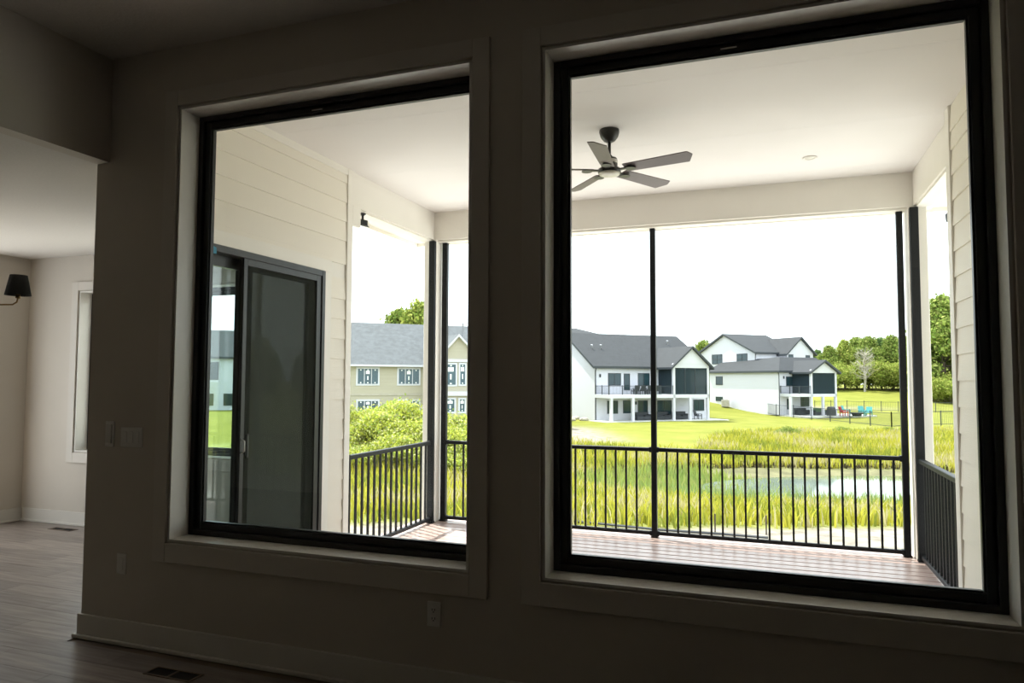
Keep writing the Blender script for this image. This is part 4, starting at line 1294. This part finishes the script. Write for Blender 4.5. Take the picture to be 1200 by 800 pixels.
def table(loc, rz, label, group=None, w=1.2, d=0.7, h=0.72, m='dark'):
    r = tag(empty('patio_table', loc, rz), label, 'table', group)
    box('tabletop', -w / 2, w / 2, -d / 2, d / 2, h - 0.04, h, M[m], r, 0.01)
    for a in (-1, 1):
        for b in (-1, 1):
            box('leg', a * (w / 2 - 0.06) - 0.03, a * (w / 2 - 0.06) + 0.03, b * (d / 2 - 0.06) - 0.03, b * (d / 2 - 0.06) + 0.03, 0, h - 0.04, M[m], r)
    return r
for px, lab in ((753, 'dark patio sofa under the open deck by a lower window'), (776, 'dark patio sofa under the screened porch before the glass door'), (797, 'dark patio sofa under the screened porch between two columns')):
    x_ = h1.P(px, 488, -1.4)[0]
    sofa(world_pt(h1, x_, -1.4, 0.06), ROT, lab, 'patio sofas under the deck')
x_ = h1.P(818, 487, -1.6)[0]
chair(world_pt(h1, x_, -1.6, 0.06), ROT + 0.4, 'dark', 'dark patio armchair before the lower window of the screened porch house', None)
x_ = h1.P(752, 458, -1.3)[0]
table(world_pt(h1, x_, -1.3, DK), ROT, 'dining table on the open deck of the white house', None, 1.8, 0.9)
for k, dx in enumerate((-1.3, -0.5, 0.4, 1.3)):
    chair(world_pt(h1, x_ + dx, -2.0, DK), ROT + math.pi, 'dark', 'deck chair pulled up to the table on the open deck', 'deck chairs at the table', 'deck_chair')
# landscape stones beside the gable wall
for k in range(9):
    x_, y_ = -1.0 - (k % 3) * 1.35, 0.6 + (k // 3) * 1.7 + random.random() * 0.4
    bm = bmesh.new()
    bmesh.ops.create_icosphere(bm, subdivisions=2, radius=0.42)
    for v in bm.verts:
        v.co = Vector((v.co.x * 1.3, v.co.y, v.co.z * 0.6)) * (1 + 0.15 * math.sin(v.co.x * 9 + k) * math.cos(v.co.y * 7))
    o = from_bm('landscape_stone', bm, M['stone'])
    q = world_pt(h1, x_, y_, 0); o.location = (q.x, q.y, tz(q.x, q.y) + 0.12); o.rotation_euler = (0, 0, k)
    tag(o, 'pale landscape stone lying along the gable wall of the deck house', 'stone', 'stones along the gable wall')

# ---------------- three level white house with side gables
h2 = House(913, 90.0, -2.75, 'three level white house with a big windowed gable and fenced patio')
EV2, DK2 = 5.75, 2.75
L2 = 13.6
pxa, _ = h2.P(950.5, 450, -3.2)
box('wall', 0, h2.P(951, 470, 0)[0], 0, L2, 0, EV2, M['hwhite'], h2.r)
zl = 7.15
h2.slab('lower_roof', [(-0.4, -0.4, EV2 - 0.1), (-0.4, L2 + 0.4, EV2 - 0.1), (2.7, L2 + 0.4, zl), (2.7, 2.6, zl + 0.35)], 0.25)
h2.slab('lower_roof', [(-0.4, -0.4, EV2 - 0.1), (2.7, 2.6, zl + 0.35), (9.0, 2.6, zl + 0.35), (9.0, -0.4, EV2 - 0.1)], 0.25)
# upper storey
UX0, UX1 = 2.4, 9.0
UY0, UY1 = 3.4, 14.4
UE = 9.35
yg0, zg = h2.PX(849, 391, UX0)
ygr, zgr = h2.PX(885, 410.5, UX0)
UY0 = ygr
UE = zgr - 0.1
yw = yg0 - ygr
prism('upper_wall', [(UX0, UY0, EV2), (UX0, yg0 + yw, EV2), (UX0, yg0 + yw, UE), (UX0, yg0, zg - 0.25), (UX0, UY0, UE)], (7.5, 0, 0), M['hwhite'], h2.r)
sl2 = (zg - UE) / yw
h2.slab('upper_roof', [(UX0 - 0.4, UY0 - 0.4, UE - 0.4 * sl2 + 0.05), (UX0 + 7.8, UY0 - 0.4, UE - 0.4 * sl2 + 0.05), (UX0 + 7.8, yg0, zg), (UX0 - 0.4, yg0, zg)], 0.25)
h2.slab('upper_roof', [(UX0 - 0.4, yg0, zg), (UX0 + 7.8, yg0, zg), (UX0 + 7.8, yg0 + yw + 0.4, UE - 0.4 * sl2), (UX0 - 0.4, yg0 + yw + 0.4, UE - 0.4 * sl2)], 0.25)
# front gable of the upper storey (faces the patio side)
gy = UY0 - 1.6
xa, _ = h2.P(922.5, 425, gy); xb, _ = h2.P(953, 425, gy); xk, zk = h2.P(938, 394.5, gy)
xk = (xa + xb) / 2
prism('front_gable', [(xa, gy, EV2 + 0.3), (xb, gy, EV2 + 0.3), (xb, gy, UE), (xk, gy, zk - 0.2), (xa, gy, UE)], (0, 3.0, 0), M['hwhite'], h2.r)
sl3 = (zk - UE) / (xk - xa)
h2.slab('front_gable_roof', [(xa - 0.4, gy - 0.4, UE - 0.4 * sl3), (xk, gy - 0.4, zk), (xk, gy + 6.0, zk), (xa - 0.4, gy + 2.0, UE - 0.4 * sl3)], 0.24)
h2.slab('front_gable_roof', [(xk, gy - 0.4, zk), (xb + 0.4, gy - 0.4, UE - 0.4 * sl3), (xb + 0.4, gy + 2.0, UE - 0.4 * sl3), (xk, gy + 6.0, zk)], 0.24)
def hwx(h, a, b, x, **k):
    y1, z1 = h.PX(a[0], a[1], x); y0, z0 = h.PX(b[0], b[1], x)
    return h.winx(y0, y1, z0, z1, x, **k)
hwx(h2, (834.5, 415.5), (846.5, 426.5), UX0, n=2, hbar=True)
hwx(h2, (863.5, 414.5), (876, 426), UX0, n=2, hbar=True)
hwx(h2, (839, 441), (847, 451), 0.0, n=1)
hwx(h2, (839, 464.5), (847, 470), 0.0, n=2)
hw(h2, (924, 415), (929.5, 425), gy, n=1)
hw(h2, (944, 416), (949, 421.5), gy, n=1)
# deck and screened porch
DY2 = -3.2
pxa, _ = h2.P(950.5, 450, DY2); pxb, _ = h2.P(980.5, 450, DY2)
box('deck', 0.15, pxb, DY2, 0, DK2 - 0.36, DK2, M['hwhite'], h2.r)
mid2 = (pxa + pxb) / 2
pk2 = h2.P(967, 421.5, DY2)[1]
PE = EV2 - 0.1
prism('porch_gable', [(pxa - 0.1, DY2, PE), (pxb + 0.1, DY2, PE), (mid2, DY2, pk2 - 0.15)], (0, 0.15, 0), M['hwhite'], h2.r)
h2.slab('porch_roof', [(pxa - 0.4, DY2 - 0.4, PE - 0.2), (mid2, DY2 - 0.4, pk2), (mid2, 4.0, pk2), (pxa - 0.4, 0.5, PE - 0.2)], 0.24)
h2.slab('porch_roof', [(mid2, DY2 - 0.4, pk2), (pxb + 0.4, DY2 - 0.4, PE - 0.2), (pxb + 0.4, 0.5, PE - 0.2), (mid2, 4.0, pk2)], 0.24)
for x_ in (pxa + 0.12, pxb - 0.12):
    box('column', x_ - 0.13, x_ + 0.13, DY2, DY2 + 0.26, 0, PE - 0.2, M['hwhite'], h2.r)
for px in (927.5, 965.5):
    x_ = h2.P(px, 478, DY2)[0]
    box('column', x_ - 0.13, x_ + 0.13, DY2, DY2 + 0.26, 0, DK2 - 0.36, M['hwhite'], h2.r)
box('porch_beam', pxa, pxb, DY2 + 0.01, DY2 + 0.25, PE - 0.3, PE + 0.05, M['hwhite'], h2.r)
box('screen', pxa + 0.25, pxb - 0.25, DY2 + 0.1, DY2 + 0.13, DK2, PE - 0.3, M['hscreen'], h2.r)
box('screen', pxa + 0.10, pxa + 0.13, DY2 + 0.26, 0, DK2, PE - 0.3, M['hscreen'], h2.r)
box('screen', pxa + 0.25, pxb - 0.1, -0.13, -0.1, DK2, PE - 0.3, M['hscreen'], h2.r)
box('screen', pxb - 0.13, pxb - 0.10, DY2 + 0.26, -0.13, DK2, PE - 0.3, M['hscreen'], h2.r)
h2.rail(0.2, DY2 + 0.06, pxa, DY2 + 0.06, DK2)
h2.rail(0.2, -0.05, 0.2, DY2 + 0.1, DK2)
h2.rail(pxa + 0.3, DY2 + 0.2, pxb - 0.3, DY2 + 0.2, DK2)
hw(h2, (921, 441), (930, 452), 0, n=2)
hw(h2, (932, 441), (936, 458), 0, n=1, name='door')
hw(h2, (922, 467), (927, 479.5), 0, n=1)
hw(h2, (938, 464.5), (948, 476), 0, n=3, hbar=True)
x_, z_ = h2.P(918, 442, 0); h2.lamp(x_, 0, z_)
h2.spout([(-0.35, -0.2, EV2 - 0.25), (-0.06, -0.06, EV2 - 0.7), (-0.06, -0.06, 0)])
h2.spout([(UX0 - 0.06, UY0 - 0.1, UE - 0.3), (UX0 - 0.06, UY0 - 0.06, zl)])
box('patio', 0, pxb + 5.0, DY2 - 1.6, 0, -0.15, 0.05, M['concrete'], h2.r)
yv, zv = h2.PX(850, 468, -1.0)
ac = tag(empty('air_conditioner', world_pt(h2, -1.0, yv, 0)), 'grey outdoor air conditioner by the long white side wall', 'air conditioner')
ac.location.z = tz(ac.location.x, ac.location.y)
box('cabinet', -0.5, 0.5, -0.5, 0.5, 0.05, 1.0, M['stone'], ac, 0.04)
lathe('fan_grille', [(0, 1.03), (0.38, 1.03), (0.4, 1.0), (0, 1.0)], M['dark'], ac, 16)
# patio things of that house
q = world_pt(h2, h2.P(940, 482, -1.2)[0], -1.2, 0.05); sofa(q, ROT, 'dark patio sofa under the deck of the fenced house', None)
q = world_pt(h2, h2.P(959.5, 482, -2.2)[0], -2.2, 0.05); sofa(q, ROT, 'green cushioned sofa under the fenced house porch', None, 2.0, 'green')
q = at_depth(974, 478, 86.5); q.z = h2.o.z + 0.05
gr = tag(empty('grill', q, ROT), 'black barbecue grill on the fenced patio by the porch column', 'grill')
box('cart', -0.5, 0.5, -0.3, 0.3, 0.1, 0.8, M['dark'], gr, 0.02)
bm = bmesh.new(); bm_tube(bm, [(-0.42, 0, 0.92), (0.42, 0, 0.92)], 0.27, 12); from_bm('lid', bm, M['dark'], gr, True)
box('side_shelf', 0.5, 0.95, -0.28, 0.28, 0.76, 0.8, M['dark'], gr)
FP = at_depth(1004.5, 482, 88); fz = h2.o.z + 0.05
for px, dd, m_, a, lab in ((989, 87.5, 'red', 1.2, 'red low chair beside the dark fire pit'), (992, 90.5, 'teal', 0.4, 'teal low chair behind the red chair'), (1011, 89.5, 'teal', -0.4, 'pale teal low chair behind the fire pit'), (1017, 87, 'teal', -1.2, 'teal low chair at the patio edge beside the fire pit')):
    q = at_depth(px, 482, dd); q.z = fz
    chair(q, ROT + a, m_, lab, 'low chairs around the fire pit', 'low_chair', 1.15)
q = at_depth(1004, 482, 87.0); q.z = fz
fp = tag(empty('fire_pit', q, ROT), 'dark round fire pit among the low chairs', 'fire pit')
lathe('bowl', [(0, 0.42), (0.62, 0.42), (0.8, 0.46), (0.8, 0.40), (0.55, 0.2), (0.5, 0.0), (0, 0.0)], M['dark'], fp, 16)

# ---------------- beige house
h0 = House(400, 59.0, -2.35, 'beige sided house with a broad pale grey roof')
x_e, z_e = h0.P(430, 430.5, 0)
x_b, z_b = h0.P(430, 462.5, 0)
E0 = z_e + 0.40
X0, X1 = -3.2, 9.4
HD0 = 14.0
box('wall', X0, X1 + 10, 0, HD0, 0, E0, M['hbeige'], h0.r)
yr = 5.2
v_ = ray(450, 379)
xr_, zr_ = h0.P(450, 378.7, yr)
h0.slab('roof', [(X0 - 0.5, -0.5, E0 - 0.15), (X1 + 10.4, -0.5, E0 - 0.15), (X1 + 10.4, yr, zr_), (X0 - 0.5, yr, zr_)], 0.16, 'shingle2', 'hwhite')
h0.slab('roof', [(X0 - 0.5, yr, zr_), (X1 + 10.4, yr, zr_), (X1 + 10.4, HD0 + 0.5, E0 - 0.4), (X0 - 0.5, HD0 + 0.5, E0 - 0.4)], 0.16, 'shingle2', 'hwhite')
box('band_board', X0, X1, -0.05, 0, z_b - 0.06, z_b + 0.06, M['stone'], h0.r)
def taped(a, b, y, n):
    w = hw(h0, a, b, y, n=n, frame='hwhite', pane='hglass2', trim='hwhite')
    x0, z1 = h0.P(a[0], a[1], y); x1, z0 = h0.P(b[0], b[1], y)
    for k in range(n):
        c0 = x0 + (x1 - x0) * k / n; wd = (x1 - x0) / n
        if k == n // 2:
            box('sticker', c0 + wd * .22, c0 + wd * .74, y - 0.045, y - 0.031, z1 - (z1 - z0) * .36, z1 - (z1 - z0) * .16, M['sticker'], w)
            box('sticker', c0 + wd * .42, c0 + wd * .56, y - 0.045, y - 0.031, z1 - (z1 - z0) * .72, z1 - (z1 - z0) * .48, M['sticker'], w)
        for zz in (z1 - 0.16, z0 + 0.16):
            box('sticker', c0 + wd * .42, c0 + wd * .58, y - 0.045, y - 0.031, zz - 0.05, zz + 0.05, M['sticker'], w)
    return w
taped((418.5, 431), (443.5, 450.5), 0, 3)
taped((466.5, 431.5), (491.5, 450.5), 0, 3)
taped((418.5, 469), (443.5, 482), 0, 3)
taped((466.5, 469), (491.5, 482), 0, 3)
taped((372, 430), (401.5, 434.5), 0, 2)
# projecting gable bay
BY = -2.2
bx0, _ = h0.P(508, 450, BY); bx1, _ = h0.P(566, 450, BY)
bxk, bzk = h0.P(536.5, 393, BY)
_, bze = h0.P(527, 402.5, BY)
_, bze = h0.P(537, 423, BY)
prism('bay_wall', [(bx0, BY, 0), (bx1, BY, 0), (bx1, BY, bze), (bxk, BY, bzk - 0.1), (bx0, BY, bze)], (0, -BY, 0), M['hbeige'], h0.r)
k_ = (bzk - bze) / (bxk - bx0)
h0.slab('bay_roof', [(bx0 - 0.3, BY - 0.35, bze - 0.3 * k_), (bxk, BY - 0.35, bzk + 0.12), (bxk, 4.0, bzk + 0.12), (bx0 - 0.3, 0.6, bze - 0.3 * k_)], 0.22, 'shingle2', 'hwhite')
k2 = (bzk - bze) / (bx1 - bxk)
h0.slab('bay_roof', [(bxk, BY - 0.35, bzk + 0.12), (bx1 + 0.3, BY - 0.35, bze - 0.3 * k2), (bx1 + 0.3, 0.6, bze - 0.3 * k2), (bxk, 4.0, bzk + 0.12)], 0.22, 'shingle2', 'hwhite')
zz = h0.P(540, 422.5, BY)[1]
box('band_board', bx0 - 0.1, bx1 + 0.1, BY - 0.12, BY, zz - 0.12, zz + 0.12, M['hwhite'], h0.r)
zz = h0.P(540, 461, BY)[1]
box('band_board', bx0 - 0.1, bx1 + 0.1, BY - 0.25, BY, zz - 0.18, zz + 0.18, M['hwhite'], h0.r)
taped((522, 426), (534.5, 451.5), BY, 1); taped((538.5, 426), (545.5, 451), BY, 1)
taped((522, 467), (533, 483), BY, 1); taped((538, 467), (545, 483), BY, 1)
h0.pipe(0, 0, 0, 1.1).location = (h0.P(542.5, 388, 1.8)[0], 1.8, h0.P(542.5, 391, 1.8)[1])
box('foundation_ledge', bx0 - 0.3, bx1 + 2, BY - 1.5, BY, -0.2, 0.12, M['concrete'], h0.r)

# ---------------- white house seen through the dining window
h3 = House(200, 84.0, -2.9, 'plain white house seen through the sliding door and dining window')
E3 = h3.P(262, 417, 0)[1]
box('wall', -6, 16, 0, 11, 0, E3, M['hwhite'], h3.r)
zr3 = h3.P(262, 387, 5.5)[1]
h3.slab('roof', [(-6.5, -0.5, E3 - 0.1), (16.5, -0.5, E3 - 0.1), (16.5, 5.5, zr3), (-6.5, 5.5, zr3)], 0.25)
h3.slab('roof', [(-6.5, 5.5, zr3), (16.5, 5.5, zr3), (16.5, 11.5, E3 - 0.1), (-6.5, 11.5, E3 - 0.1)], 0.25)
hw(h3, (243, 424), (256, 445), 0, n=2)
hw(h3, (243, 461), (250, 475), 0, n=1)
hw(h3, (292, 424), (306, 445), 0, n=2)
hw(h3, (262, 461), (272, 475), 0, n=1)

# ------------------------------------------------------------------ metal yard fences
def yard_fence(pix, z_guess, label, h=1.5, extra=()):
    r = tag(empty('yard_fence'), label, 'fence', 'black yard fences')
    P_ = []
    for px, py, d in pix:
        q = at_depth(px, py, d); P_.append(Vector((q.x, q.y, tz(q.x, q.y))))
    bm = bmesh.new()
    for a, b in zip(P_, P_[1:]):
        for zz in (h - 0.08, 0.2):
            bm_tube(bm, [a + Vector((0, 0, zz)), b + Vector((0, 0, zz))], 0.03, 4)
    from_bm('fence_rails', bm, M['fascia'], r)
    bm = bmesh.new()
    for a, b in zip(P_, P_[1:]):
        n = int((b - a).length / 0.18)
        for k in range(1, n):
            q = a.lerp(b, k / n)
            bm_box(bm, q.x - 0.009, q.x + 0.009, q.y - 0.009, q.y + 0.009, q.z + 0.1, q.z + h - 0.06)
    tag(from_bm('pickets', bm, M['fascia'], r), kind='stuff')
    for q in P_:
        box('post', q.x - 0.045, q.x + 0.045, q.y - 0.045, q.y + 0.045, q.z - 0.2, q.z + h + 0.05, M['fascia'], r)
    return r
dep = lambda py, z: (1.5 - z) * F_PX / (py - 449.5)
front = [(868, 483), (882, 486), (896, 488), (910, 489.7), (930, 490.8), (951, 492.5), (973, 494.7), (996, 497), (1020, 499.7), (1045, 503)]
yard_fence([(px, py, dep(py, -2.8)) for px, py in front], -2.8, 'black picket fence around the patio yard, running towards the pond')
yard_fence([(868, 483, dep(483, -2.8)), (878, 482, 98), (890.5, 481, 96)], -2.8, 'short black fence return beside the long white side wall', 1.45)
yard_fence([(1045, 503, dep(503, -2.8)), (1062, 503, 69), (1080, 502.5, 70), (1103, 502, 70.5), (1120, 501.5, 71), (1140, 501, 72)], -2.8, 'black picket fence by the tall tree, nearer than the field fence')
yard_fence([(px, 484, 104) for px in (955, 974, 993, 1013, 1033, 1053, 1075, 1096.6, 1119, 1142)], -2.75, 'black picket fence along the far field behind the low chairs', 1.5)
